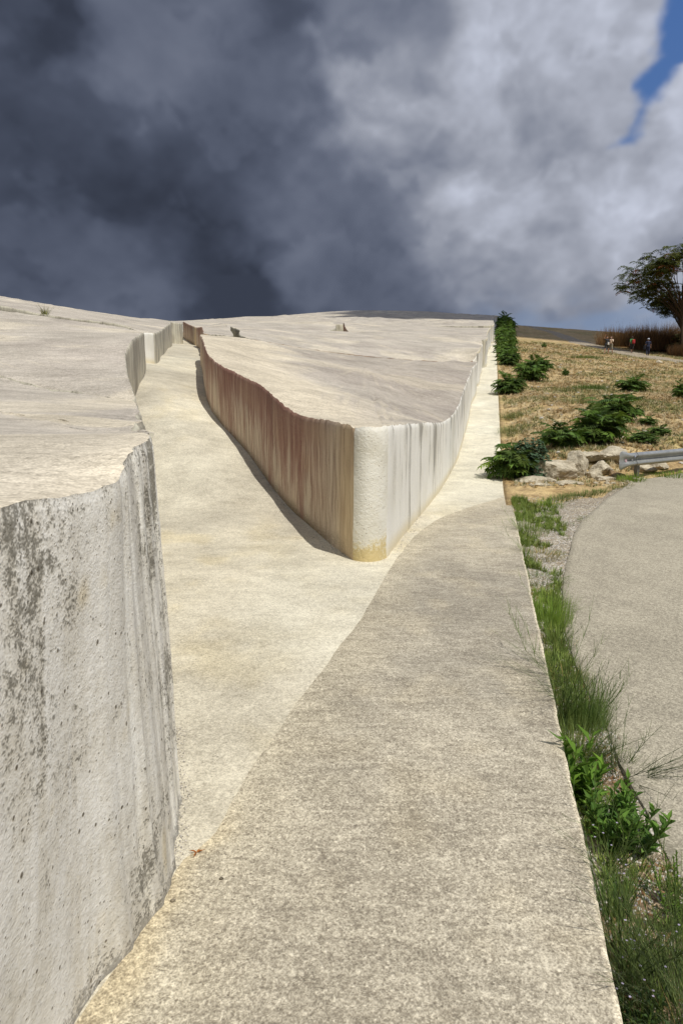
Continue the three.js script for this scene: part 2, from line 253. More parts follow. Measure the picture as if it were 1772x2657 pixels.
{ // road, gravel, soil, rock, bark
  const w = 1024;
  let a = layer(w, w, [[4, 4, .12], [14, 14, .1], [120, 120, .2], [300, 300, .4], [500, 500, .4]], 71); stamp(a, w, w, 5000, 1.5, 3.2, .4, 72); stamp(a, w, w, 4000, 1.5, 3, -.4, 73);
  M.road = std({ map: rep(texture(w, w, (i) => mixc([.475, .45, .395], [.80, .77, .69], sm(-.1, 1.1, .5 + a[i] * 1.15))), 1 / 2.6, 1 / 2.6), bumpMap: rep(texture(w, w, (i) => .5 + a[i] * .4, false), 1 / 2.6, 1 / 2.6), bumpScale: .006 });
  a = layer(w, w, [[6, 6, .2], [40, 40, .2], [160, 160, .3]], 74); stamp(a, w, w, 9000, 3, 11, .5, 75); stamp(a, w, w, 3500, 3, 9, -.6, 76);
  M.gravel = std({ map: rep(texture(w, w, (i) => mixc([.40, .36, .30], [.86, .83, .76], sm(-.1, 1.3, .42 + a[i] * .8))), 1 / 1.6, 1 / 1.6), bumpMap: rep(texture(w, w, (i) => .4 + a[i] * .35, false), 1 / 1.6, 1 / 1.6), bumpScale: .02 });
  a = layer(w, w, [[5, 5, .3], [14, 14, .3], [40, 40, .35], [110, 110, .4], [300, 300, .4]], 77); const b = layer(w, w, [[7, 7, .5], [22, 22, .4], [90, 90, .3]], 78);
  M.soil = std({ map: rep(texture(w, w, (i) => mixc(mixc([.53, .45, .32], [.84, .755, .56], sm(-.6, .6, a[i])), [.82, .76, .62], sm(.3, .6, b[i]) * .6)), 1 / 5, 1 / 5), bumpMap: rep(texture(w, w, (i) => .5 + a[i] * .4, false), 1 / 5, 1 / 5), bumpScale: .05 });
  a = layer(w, w, [[5, 9, .4], [12, 26, .4], [40, 70, .35], [120, 160, .3], [350, 350, .3]], 79); const r = layer(w, w, [[6, 6, .5], [20, 20, .4], [80, 80, .3]], 80);
  M.rock = std({ map: rep(texture(w, w, (i) => mixc(mixc([.53, .49, .41], [.84, .81, .725], sm(-.7, .6, a[i])), [.66, .50, .30], sm(.15, .55, r[i]) * .7)), 1 / 1.4, 1 / 1.4), bumpMap: rep(texture(w, w, (i) => .5 + a[i] * .35, false), 1 / 1.4, 1 / 1.4), bumpScale: .03 });
  a = layer(256, 256, [[20, 4, .6], [60, 16, .5], [120, 60, .4]], 81);
  M.bark = std({ map: texture(256, 256, (i) => mixc([.24, .20, .16], [.52, .46, .39], sm(-.5, .5, a[i]))) });
  a = layer(512, 512, [[8, 8, .4], [30, 30, .4], [120, 120, .3]], 82); const s = layer(512, 512, [[60, 3, .5], [4, 40, .4]], 83);
  M.zinc = std({ color: 0xc9cbc8, metalness: .4, roughness: .55, vertexColors: false, map: rep(texture(512, 512, (i) => { const v = .80 + a[i] * .16 + s[i] * .1; return [v, v, v * .99]; }), 1, 1), roughnessMap: rep(texture(512, 512, (i) => .62 + a[i] * .3, false), 1, 1) });
}
M.leaf = new THREE.MeshPhysicalMaterial({ color: 0xffffff, roughness: .8, vertexColors: true, transmission: .35, thickness: 0, specularIntensity: .35 });
M.grass = new THREE.MeshPhysicalMaterial({ color: new THREE.Color(1.35, 1.3, 1.2), roughness: .9, vertexColors: true, transmission: .35, thickness: 0, specularIntensity: .3 });
M.straw = std({ roughness: 1 });
const plain = (r, g, b, rough = .9) => std({ color: new THREE.Color(r, g, b), roughness: rough, vertexColors: false });

// ---------- ground, road, gravel ----------
const range = (a, b, s) => { const o = []; for (let x = a; x < b - 1e-6; x += s) o.push(x); return o; };
{
  const es = [-1500, -600, -250, -120, -60, -30, -12, -4, -1, -.3, -.12, ...range(0, 6, .12), ...range(6, 14, .3), ...range(14, 40, .9), 42, 50, 60, 75, 100, 150, 260, 600, 1500];
  const ds = [-1500, -500, -150, -50, -20, -8, -4, ...range(-3, 8, .12), ...range(8, 26, .16), ...range(26, 60, .5), ...range(60, 160, 1.6), 165, 175, 190, 215, 250, 300, 400, 600, 1000, 1500];
  const g = gridGeo(es.length, ds.length, (i, j) => {
    const e = es[i], d = ds[j], x = edge(clamp(d, -300, 300)) + e, y = e < -.2 ? T(x, d) - .5 : ground(x, d);
    const a = fbm(x * .35, d * .35, 4, 1), b = fbm(x * 1.3 + 5, d * 1.3, 3, 2), c = fbm(x * .12, d * .12 + 9, 3, 3);
    let col = mixc([1.08, 1.06, 1.02], [.92, .85, .73], sm(.35, .7, b));                        // straw to rust-brown soil
    col = mixc(col, [.66, .72, .50], sm(.5, .68, a) * .75 * sm(17, 20, d));                // greenish low growth
    if (d < 17) col = mixc(col, mixc([1.05, 1, .92], [.86, .76, .62], sm(.35, .6, b)), .8);  // dirt by the road
    return { p: [x, y, -d], uv: [x, d], c: col };
  });
  struct('ground', g, M.soil);
}
const wob = (d) => (fbm(d * 1.1, 3.3, 2, 1) - .5) * .08 + (fbm(d * 9, 8.1, 2, 2) - .5) * .03;
{
  const ts = [0, .004, .012, .03, .06, .1, .16, .23, .3, .4, .5, .65, .8, 1], ds = [-8, -5, -3, ...range(-2, 20.5, .1)];
  const g = gridGeo(ts.length + 1, ds.length, (i, j) => {
    const d = ds[j], x0 = roadEdge(d) + wob(d), k = i ? ts[i - 1] : 0, x = x0 + k * (24 - x0), y = G(x, d) + .038 + (fbm(x * 1.1, d * .8, 2, 3) - .5) * .02;
    const c = fbm(x * .7, d * .35, 4, 1), edgeDirt = 1, q = mix(.88, 1.06, c) * edgeDirt;
    return { p: [x, i ? y : y - .05, -d], uv: [x, d], c: [q, q * .99, q * .96] };
  });
  struct('road', g, M.road);
}
{
  const ts = range(0, 1.001, .05), ds = range(-3, 14.6, .1);
  const g = gridGeo(ts.length, ds.length, (i, j) => {
    const d = ds[j], x0 = edge(d) - .02, x1 = roadEdge(d) + wob(d) + .06, far = sm(11.4, 13.6, d + (fbm(x0 * 2, d * 2, 2, 1) - .5)), k = ts[i], x = mix(mix(x0, x1, far * .9), x1, k);
    const b = fbm(x * 2.5, d * 2.5, 4, 2), near = sm(7.5, 4.5, d), col = mixc([1, .98, .93], [.74, .50, .32], sm(.45, .7, b) * (.2 + .5 * near));
    return { p: [x, ground(x, d) + .012 + sm(0, .12, k) * .004, -d], uv: [x, d], c: col };
  });
  struct('gravel_verge', g, M.gravel);
}
{ // trodden track up the field
  const pts = [[44, 60], [36, 62], [31.4, 65], [30.2, 68.6], [29.8, 72], [30, 77], [29.6, 84], [30.4, 92], [32.5, 104], [35, 120], [37.5, 142]].map(([x, d]) => new THREE.Vector3(x, 0, -d));
  const cv = new THREE.CatmullRomCurve3(pts), N = 160, nu = 9;
  const g = gridGeo(nu, N, (i, j) => {
    const t = j / (N - 1), p = cv.getPoint(t), q = cv.getTangent(t), k = (i / (nu - 1) - .5) * 2, wd = mix(2.0, 1.2, sm(.3, .9, t)) * (.8 + .5 * n2(j * .18, i > 4 ? 3 : 9, 1));
    const x = p.x - q.z * k * wd, d = -(p.z + q.x * k * wd);
    return { p: [x, ground(x, d) + .05 - .05 * k * k, -d], uv: [x, d], c: mixc([1.1, 1.08, 1.05], [.9, .84, .74], fbm(x * .8, d * .8, 3, 2)) };
  });
  struct('dirt_track', g, M.gravel);
}

// ---------- concrete floor ----------
const SEAM = [[-3, -1.02], [0, -.95], [1.2, -.88], [1.79, -.80], [2.1, -.715], [2.4, -.67], [2.55, -.65], [2.62, -0.59], [2.77, -0.54], [2.92, -0.52], [3.26, -0.45], [3.55, -0.38], [3.98, -0.29], [4.53, -0.14], [5.08, -0.00], [5.78, 0.18], [7.16, 0.47], [8.01, 0.66], [9.69, 1.11], [11, 1.61], [12.15, 2.32], [13.68, 3.36]];
const seam = (d) => interp(SEAM.map((s) => s[0]), SEAM.map((s) => s[1]), d) + (fbm(d * 3, 1.5, 3, 1) - .5) * .03 + (fbm(d * 22, 4.5, 2, 2) - .5) * .016;
const floorNoise = (x, d) => (fbm(x * .9, d * .9, 3, 1) - .5) * .03 + (fbm(x * 5, d * 5, 2, 2) - .5) * .004;
const lip = (d) => (fbm(d * 5, .7, 3, 3) - .5) * .016 - .014 * sm(.66, .8, fbm(d * 9, 6.6, 2, 2)) + (fbm(d * 40, 2.2, 2, 1) - .5) * .008;
{
  const ws = [-60, -40, -28, -20, -15, -12, -10, -8, ...range(-7, 0, .1), 0, 0.0001], ds = [-6, -4, -3, ...range(-2, 16, .1), ...range(16, 40, .25), ...range(40, 90, .8), ...range(90, 150, 2.5)];
  const g = gridGeo(ws.length, ds.length, (i, j) => {
    const d = ds[j], e = ws[i] * (1 + Math.max(0, d - 8) * .035), last = i === ws.length - 1, x = edge(d) + Math.min(e, 0) + (i >= ws.length - 2 ? lip(d) : 0);
    const y = last ? ground(edge(d), d) - .3 : T(x, d) + floorNoise(x, d) * sm(0, -.3, e);
    const a = fbm(x * .8, d * .55, 4, 1), b = fbm(x * 2.6, d * 1.5, 3, 2), c = fbm(x * .35, d * .3, 2, 3);
    const xl = -.1 - .22 * Math.max(0, d - 8), corridor = sm(-.1, .1, xl - x) * sm(8, 10, d) + sm(6.2, 8, d) * sm(.2, -.6, x) * (1 - sm(8, 10, d));
    let col = mixc([1.02, 1.0, .96], [1.0, .95, .83], sm(.45, .68, b));                       // cream to yellow
    col = mixc(col, [.80, .785, .765], clamp(sm(.3, .56, a) * .85 * (.3 + .9 * corridor)));      // greyer where the laitance has worn off
    col = mixc(col, [1.12, 1.13, 1.11], sm(.5, .75, c) * .5 + sm(3.4, 2.6, edge(d) - x) * sm(10.5, 13.5, d) * .8);
    return { p: [x, y, -d], uv: [x, d], c: col };
  });
  struct('concrete_floor', g, M.pale);
}
{ // the later, coarser pour, 5 mm proud, with a broken front line
  const ts = [0, .004, .012, .03, ...range(.06, .98, .03), .985, .995, 1], ds = range(-2.5, 13.65, .06), n = ts.length;
  const at = (k, d, dy) => { const x0 = seam(d), x1 = edge(d) + lip(d) + .003, x = mix(x0, x1, k); return [x, T(x, d) + floorNoise(x, d) * sm(0, .3, edge(d) - x) + .006 + dy, -d]; };
  const colour = (x, d) => {
    const a = fbm(x * .9, d * .6, 4, 2), b = fbm(x * 3.2, d * 2.6, 4, 1);
    let col = mixc([.80, .79, .775], [1.02, 1.005, .97], sm(.3, .7, a)); col = mixc(col, [1.12, 1.08, .98], sm(.5, .75, b) * .5);
    col = mixc(col, [1.2, 1.17, 1.07], sm(.5, .0, x - seam(d) + (b - .5) * .5) * .6); col = mixc(col, [1.22, 1.18, 1.08], sm(8.5, 13.5, d) * .5);
    return mixc(col, [1.25, 1.12, .84], sm(.13, .02, x - seam(d) + (b - .5) * .2) * sm(3.1, 2.5, d) * .55);       // yellow lichen along the wall's foot
  };
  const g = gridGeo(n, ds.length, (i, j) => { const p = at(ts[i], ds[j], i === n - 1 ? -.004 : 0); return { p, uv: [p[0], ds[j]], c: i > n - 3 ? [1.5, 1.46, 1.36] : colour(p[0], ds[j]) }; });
  const skirt = (k, flip) => gridGeo(ds.length, 2, (i, j) => { const p = at(k, ds[i], j ? -.035 : k ? -.004 : 0); return { p, uv: [p[1], ds[i]], c: colour(p[0], ds[i]) }; }, flip);
  struct('concrete_slab', mergeGeometries([g, skirt(0, true), skirt(1, false)]), M.grey);
}

// ---------- blocks of the labyrinth ----------
function block(name, label, ctrl, { wall, top = M.top, inset = () => 0, relief = .012, fold, tint, wallTint, turn = 0, group, chip = 1, fine = 1, bulge = .08, sections }) {
  const cv = new THREE.CatmullRomCurve3(ctrl.map(([x, d, y]) => new THREE.Vector3(x, y, -d)), true, 'centripetal'), n = ctrl.length, pts = [], at = [];
  for (let k = 0; k < n; k++) {
    at.push(pts.length);
    const a = ctrl[k], b = ctrl[(k + 1) % n], len = Math.hypot(a[0] - b[0], a[1] - b[1]), m = Math.max(1, Math.ceil(len / (clamp(Math.hypot((a[0] + b[0]) / 2, (a[1] + b[1]) / 2) * .0055, .014, .5) / fine)));
    for (let i = 0; i < m; i++) pts.push(cv.getPoint((k + i / m) / n));
  }
  const N = pts.length; let area = 0; for (let i = 0; i < N; i++) { const p = pts[i], q = pts[(i + 1) % N]; area += p.x * -q.z - q.x * -p.z; }
  const sgn = area > 0 ? 1 : -1;                                             // outward normal in (x, d): sgn * (ty, -tx)
  const nor = pts.map((p, i) => { const a = pts[(i + N - 1) % N], b = pts[(i + 1) % N], tx = b.x - a.x, td = -(b.z - a.z), l = Math.hypot(tx, td) || 1; return [sgn * td / l, -sgn * tx / l]; });
  const arc = [0]; for (let i = 0; i < N; i++) arc.push(arc[i] + pts[i].distanceTo(pts[(i + 1) % N]));
  const near = Math.min(...ctrl.map((c) => Math.hypot(c[0], c[1]))) < 5;
  const vs = near ? [...range(0, .985, .02), .985, .993, .998, 1] : [...range(0, .94, .07), .96, .985, 1], nv = vs.length;
  const rim = []; at.push(N);
  const wallPart = (i0, i1) => gridGeo(i1 - i0 + 1, nv, (ii, j) => {
    const i = i0 + ii, k = i % N, p = pts[k], s = arc[i], d = -p.z, v = vs[j], o = nor[k], base = T(p.x, d) - .03, ch = chip * Math.min(1, Math.hypot(p.x, d) / 5 + .25);
    const c1 = (fbm(s * 7, 1.1, 3, 1) - .5) * .05 * ch, c2 = (fbm(s * 26, 5.3, 3, 2) - .5) * .035 * ch, ty = p.y + c1 + c2 * .8;
    const yy = mix(base, ty, v);
    let off = (fbm(s * 1.4, v * 1.1, 3, 1) - .5) * relief * 3 + (fbm(s * 6, v * 2.2 + 4, 3, 2) - .5) * relief + (fbm(s * 30, v * 26, 2, 3) - .5) * relief * .4; off *= sm(-.05, .12, v);
    if (fold) off += fold(p.x, d, v, s);
    off -= inset(p.x, d) * (1 - v);
    const r = sm(.97, 1, v); off -= r * (.018 + .02 * n2(s * 18, 2, 1)) * ch - c2 * .5 * r;
    const q = [p.x + o[0] * off, yy, p.z - o[1] * off];
    if (j === nv - 1) rim[k] = q;
    return { p: q, uv: [s, yy - base], c: wallTint ? wallTint(p.x, d, v, s) : [1, 1, 1] };
  }, sgn > 0);
  const walls = (sections ?? [[0, n, wall]]).map(([a, b, mat, lab]) => [wallPart(at[a], at[b]), mat, lab]);
  // top: rings shrinking to the middle, heights by mean-value interpolation of the rim
  const step = Math.max(1, Math.floor(N / 90)), poly = []; for (let i = 0; i < N; i += step) poly.push(pts[i]);
  const mvc = (x, z) => {
    const m = poly.length, r = [], A = []; for (const p of poly) { const l = Math.hypot(p.x - x, p.z - z); if (l < 1e-4) return p.y; r.push(l); }
    for (let i = 0; i < m; i++) { const p = poly[i], q = poly[(i + 1) % m], cr = (p.x - x) * (q.z - z) - (q.x - x) * (p.z - z), dt = (p.x - x) * (q.x - x) + (p.z - z) * (q.z - z); A.push(cr / (r[i] * r[(i + 1) % m] + dt + 1e-9)); }
    let s = 0, w = 0; for (let i = 0; i < m; i++) { const k = (A[(i + m - 1) % m] + A[i]) / r[i]; w += k; s += k * poly[i].y; } return s / w;
  };
  let cx = 0, cz = 0, L = 0; for (let i = 0; i < N; i++) { const l = arc[i + 1] - arc[i]; cx += pts[i].x * l; cz += pts[i].z * l; L += l; } cx /= L; cz /= L;
  const rs = [1, .997, .992, .985, .975, .96, .94, .91, .87, .82, .76, .69, .61, .52, .42, .31, .2, .1, .004], ca = Math.cos(turn), sa = Math.sin(turn);
  const topG = gridGeo(N + 1, rs.length, (i, j) => {
    const k = i % N, t = rs[j], p = rim[k], x = mix(cx, p[0], t), z = mix(cz, p[2], t), d = -z, w = sm(.965, 1, t);
    let y = t === 1 ? p[1] : mvc(x, z) + bulge * (fbm(x * .45, d * .45, 3, 2) - .5) * 2 * sm(1, .8, t) + (fbm(x * 3.5, d * 3.5, 2, 1) - .5) * .02 * sm(1, .98, t);
    if (t < 1) y = mix(y, p[1] + .004, w);
    const streak = fbm((x * ca + d * sa) * .25, (-x * sa + d * ca) * 1.4, 4, 1), blot = fbm(x * .5, d * .5, 4, 3), lineN = Math.abs(fbm((x * ca + d * sa) * .12 + 3, (-x * sa + d * ca) * .55, 4, 2) - .5);
    let col = mixc([.92, .895, .86], [1.02, .99, .945], streak); col = mixc(col, [.86, .82, .80], sm(.5, .7, blot) * .6);
    col = mixc(col, [1.2, 1.15, 1.03], sm(.03, .004, lineN) * .6 * sm(.35, .6, fbm(x * .9, d * .9, 3, 1)));                        // pale wandering bands of lime
    col = mixc(col, [1.24, 1.19, 1.06], sm(.60, .66, fbm(x * .33 + 11, d * .42, 4, 1)) * .7);
    if (tint) col = tint(col, x, d, t, streak, blot);
    return { p: [x, y, z], uv: [x * ca + d * sa, -x * sa + d * ca], c: col };
  }, sgn > 0);
  const o = thing(name, label, 'concrete block', [0, 0, 0], 0, group);
  // children sit at the block's base
  const bx = cx, by = T(cx, -cz) - .03; o.position.set(bx, by, cz); for (const g of [topG, ...walls.map((w) => w[0])]) g.translate(-bx, -by, -cz);
  for (const [g, mat, lab] of walls) { const m = part('wall', g, mat, o); if (lab) m.userData.label = lab; }
  part('top', topG, top, o);
  return o;
}
const seq = (...a) => a;
// A: nearest block on the left
block('concrete_block', 'nearest grey-white block at lower left, wall streaked with black lichen', seq([-1.25, -2.2, 1.6], [-.9, -.6, 1.6], [-.82, .5, 1.61], [-.77, 1.1, 1.62], [-.73, 1.44, 1.63], [-.70, 1.68, 1.62], [-.68, 1.9, 1.615], [-.67, 2.03, 1.62], [-.68, 2.17, 1.66], [-.69, 2.3, 1.685], [-.71, 2.43, 1.70], [-.75, 2.62, 1.70], [-.81, 2.9, 1.71], [-.93, 3.3, 1.71], [-1.11, 3.66, 1.70], [-1.55, 4.15, 1.69], [-1.95, 4.75, 1.72], [-2.41, 5.3, 1.74], [-3.07, 6.1, 1.78], [-4.34, 6.9, 1.86], [-7, 7.3, 2.05], [-9, 3, 2.0], [-7, -2.5, 1.75], [-3, -3.2, 1.65]), {
  wall: M.wallNear, top: M.topNear, relief: .008, turn: .15, chip: .42, bulge: .03,
  inset: (x, d) => (x > -1.3 ? .115 * sm(2.3, 1.75, d) - .06 * sm(2.15, 2.4, d) * sm(3.6, 2.9, d) : 0),
  fold: (x, d, v) => { const z = sm(1.82, 2.1, d) * sm(4, 3, d), q = d + (v - .5) * .2 + .04 * Math.sin(v * 5 + d * 3), rd = 1 - Math.abs(Math.sin(q * 13 + .6 * Math.sin(q * 31))); return z * (.014 * (rd - .5) + .010 * Math.sin(q * 7)) + .05 * (fbm(d * 1.9 + v * .8, v * 1.6 + 2, 3, 2) - .5) * sm(3, 2, d); },
  wallTint: (x, d, v) => { const z = sm(1.85, 2.1, d) * sm(4, 3, d) * (x > -1.3 ? 1 : 0), q = d + (v - .5) * .2 + .04 * Math.sin(v * 5 + d * 3), k = fbm(q * 26, v * .7, 3, 1); return mixc([1, 1, 1], mixc([.74, .73, .71], [1.12, 1.12, 1.1], sm(.33, .6, k)), z * .8); },
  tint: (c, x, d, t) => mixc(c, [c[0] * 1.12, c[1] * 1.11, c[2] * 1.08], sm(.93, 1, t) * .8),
});
// B and C: the next two on the left
block('concrete_block', 'low left block between the nearest block and the one with hollowed grey wall', seq([-1.10, 3.98, 1.68], [-1.26, 4.25, 1.68], [-1.45, 4.9, 1.69], [-1.62, 5.7, 1.70], [-2.0, 6.8, 1.73], [-2.26, 7.8, 1.76], [-2.80, 9.5, 1.83], [-3.2, 10.7, 1.89], [-3.4, 10.95, 1.92], [-4.45, 11.3, 2.04], [-4.96, 11.6, 2.09], [-5.89, 12, 2.31], [-8.39, 13, 2.63], [-11, 13.5, 2.8], [-11, 8.3, 2.2], [-7.5, 8.1, 2.08], [-4.71, 7.45, 1.88], [-3.37, 6.7, 1.78], [-2.67, 5.95, 1.73], [-2.19, 5.4, 1.71], [-1.77, 4.9, 1.67]), {
  wall: M.wallGrey, turn: .3, bulge: .05, tint: (c, x, d, t, s, b) => mixc(mixc(c, [1.22, 1.16, 1.0], sm(.45, .3, Math.abs(d - (4.6 + (-x - 1) * .58 + .35))) * .75), [1.2, 1.14, .98], sm(1.2, .2, Math.hypot(x + 3.2, (d - 10) * .6)) * .7),
});
block('concrete_block', 'left block with a hollowed grey wall facing the passage, behind the low middle block', seq([-3.42, 11.4, 1.92], [-3.62, 12.1, 2.1], [-3.89, 12.8, 2.28], [-4.29, 14, 2.56], [-4.74, 15.4, 2.91], [-4.99, 16.7, 3.31], [-5.21, 17.8, 3.51], [-5.45, 19, 3.69], [-5.71, 20.2, 3.85], [-6.06, 21.6, 4.02], [-6.2, 21.9, 4.05], [-6.96, 22.5, 4.26], [-9.34, 23, 4.61], [-11.37, 23.5, 4.92], [-15.91, 25, 5.61], [-20, 22, 5.6], [-18, 15, 4.0], [-12, 14.2, 3.0], [-8.78, 13.6, 2.70], [-6.19, 12.6, 2.35], [-5.21, 12.2, 2.12], [-4.68, 11.9, 2.07]), { wall: M.wallGrey, turn: .35, bulge: .04 });
block('concrete_block', 'left block with a rough upright corner, beyond the hollowed grey wall', seq([-6.66, 23.38, 4.2], [-6.5, 23.5, 4.2], [-6.34, 23.72, 4.21], [-6.56, 25.2, 4.4], [-6.98, 27, 4.60], [-7.78, 31, 5.16], [-8.42, 34, 5.58], [-9.2, 38, 6.2], [-10.10, 40, 6.45], [-11.97, 40, 6.72], [-13.70, 38, 6.81], [-15.18, 36, 6.90], [-16.88, 35, 7.11], [-22.82, 36, 8.11], [-26, 32, 7.6], [-20, 26.5, 6.3], [-16.84, 26, 6.07], [-12.09, 24.7, 5.28], [-9.91, 24.1, 4.83], [-7.29, 23.45, 4.44]), { sections: [[0, 2, M.wallWhite, 'rough pale end face'], [2, 20, M.wallGrey]], turn: .4, bulge: .04 });
// D: the wedge in the middle
block('concrete_block', 'large wedge-shaped block in the middle, white rounded corner, rust-red wall on its shaded side', seq([.14, 7.99, 1.575], [.07, 8.2, 1.6], [-.22, 9.23, 1.63], [-.51, 10.13, 1.66], [-.8, 10.92, 1.74], [-1.18, 11.84, 1.99], [-1.5, 12.73, 2.19], [-1.86, 13.68, 2.34], [-2.25, 14.55, 2.51], [-2.65, 15.37, 2.68], [-3.1, 16.56, 2.92], [-3.42, 17.67, 3.16], [-3.93, 19.93, 3.57], [-4.76, 23.91, 4.08], [-5.58, 28.1, 4.58], [-5.4, 28.7, 4.6], [-4.42, 29.3, 4.59], [-1.84, 30.8, 4.28], [1.02, 32, 3.98], [4.12, 33.8, 3.86], [6.5, 35.6, 3.95], [6.73, 35.2, 3.94], [5.51, 29.4, 3.33], [4.53, 24.7, 2.8], [3.97, 22.2, 2.43], [3.52, 20.2, 2.09], [3.14, 18.55, 1.8], [2.68, 16.74, 1.56], [2.13, 14.56, 1.47], [1.47, 11.86, 1.53], [1.03, 10.14, 1.56], [.79, 9.15, 1.57], [.63, 8.45, 1.585], [.55, 8.1, 1.59], [.42, 7.93, 1.59], [.27, 7.90, 1.58]), {
  turn: -.28, relief: .012, bulge: .2, fine: 1.3,
  chip: .75,
  sections: [[0, 14, M.wallRed, 'cream wall with rust-red and brown runs'], [14, 21, M.wallGrey], [21, 33, M.wallWhite, 'whitewashed wall with grey runs'], [33, 36, M.wallCorner, 'bright white rounded corner, yellowed at its foot']],
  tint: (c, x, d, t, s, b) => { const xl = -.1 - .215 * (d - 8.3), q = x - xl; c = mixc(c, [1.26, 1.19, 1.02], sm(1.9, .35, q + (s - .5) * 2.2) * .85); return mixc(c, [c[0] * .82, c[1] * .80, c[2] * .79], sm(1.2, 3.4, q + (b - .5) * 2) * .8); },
});

// E, F, G and the far ones
const wallK = (name, lab, c, o) => block('concrete_block', lab, c, { bulge: .04, ...o });
wallK('', 'pinkish-grey block lying just behind the large wedge-shaped block', seq([-4.1, 31.4, 4.74], [-1.91, 32, 4.41], [1.06, 33.2, 4.11], [4.26, 35, 3.99], [6.9, 36.7, 4.09], [7.27, 37.2, 4.6], [8.1, 40.8, 5.1], [9.23, 46, 5.84], [9.2, 46.5, 6.15], [4.30, 47.5, 6.49], [-.78, 48.5, 6.82], [-3.6, 45.9, 6.62], [-6.35, 41.2, 6.36], [-5.4, 37, 5.7]), { sections: [[0, 4, M.wallBrown], [4, 8, M.wallWhite], [8, 14, M.wallGrey]], turn: -.2, bulge: .12 });
wallK('', 'narrow rust-red walled block at the far end of the large wedge-shaped block', seq([-5.75, 30.25, 4.82], [-6.6, 33.5, 5.3], [-7.33, 36.8, 5.82], [-7.86, 38.4, 5.97], [-8.15, 39.6, 6.1], [-7.95, 40.2, 6.2], [-6.9, 40.5, 6.42], [-6.0, 37, 5.86], [-4.95, 31.9, 4.9], [-5.2, 30.3, 4.8]), { sections: [[0, 5, M.wallRed, 'rust-red stained wall'], [5, 10, M.wallGrey]], turn: -.2, bulge: .02 });
wallK('', 'block high on the slope with rust-red wall by the end of the passage', seq([-8.45, 41, 6.25], [-8.79, 41.9, 6.4], [-10.2, 47, 7.09], [-12.06, 53.9, 8.06], [-12.48, 56, 8.30], [-10.24, 62, 9.21], [-5.94, 62, 9.13], [-1, 56, 8.33], [-.84, 50, 7.03], [-4.3, 46.8, 6.68], [-7.9, 41.3, 6.2]), { sections: [[0, 4, M.wallRed, 'rust-red stained wall'], [4, 11, M.wallGrey]], turn: -.2 });
wallK('', 'flat pale block far right of centre, a short rust-brown end wall at its left', seq([.70, 51, 6.95], [.98, 50.7, 6.95], [4.44, 49, 6.66], [9.43, 47, 6.10], [9.75, 47.4, 6.2], [11.19, 54.03, 7.22], [13, 62, 8.4], [14.67, 70, 9.30], [14.3, 70.6, 9.3], [7.85, 72, 9.75], [.55, 62.3, 8.95], [.2, 58, 8.4]), { sections: [[0, 4, M.wallGrey], [4, 8, M.wallWhite], [8, 10, M.wallGrey], [10, 12, M.wallRed, 'rust-brown end wall']], turn: -.1 });
wallK('', 'broad grey-brown block forming the crest of the hill', seq([-18, 72, 10.1], [-11.57, 70, 9.86], [-.18, 72, 9.88], [8, 74.2, 9.95], [15.3, 73.2, 9.9], [15.7, 73.6, 10.0], [19.7, 91.5, 12.6], [24, 111, 15.6], [28.9, 132.6, 18.1], [27, 134, 18.3], [17.26, 130, 18.56], [8.48, 126, 18.27], [3.9, 124, 18.05], [-2.74, 120, 17.28], [-11.02, 115, 15.98], [-14.89, 110, 15.3], [-17.34, 105, 14.44], [-21.28, 100, 13.54], [-21, 84, 11.6]), { sections: [[0, 5, M.wallGrey], [5, 9, M.wallWhite], [9, 19, M.wallGrey]], turn: .2, bulge: .35 });
wallK('', 'small pale block closing the far end of the passage', seq([-15.48, 62.5, 8.82], [-15, 63.8, 8.9], [-14.66, 65.4, 9.06], [-15, 72, 10.2], [-16.58, 74, 10.28], [-20, 74, 10.7], [-23, 66, 9.6], [-19, 63, 9.2]), { wall: M.wallWhite });
wallK('', 'far left block behind the rough corner, mostly hidden', seq([-9.6, 41.2, 6.55], [-11.5, 47, 7.2], [-13.5, 54, 8.0], [-15.3, 60.5, 8.7], [-20, 61.5, 9.3], [-27, 56, 9.6], [-26, 42, 8.4], [-15, 41.2, 7.0]), { wall: M.wallGrey });

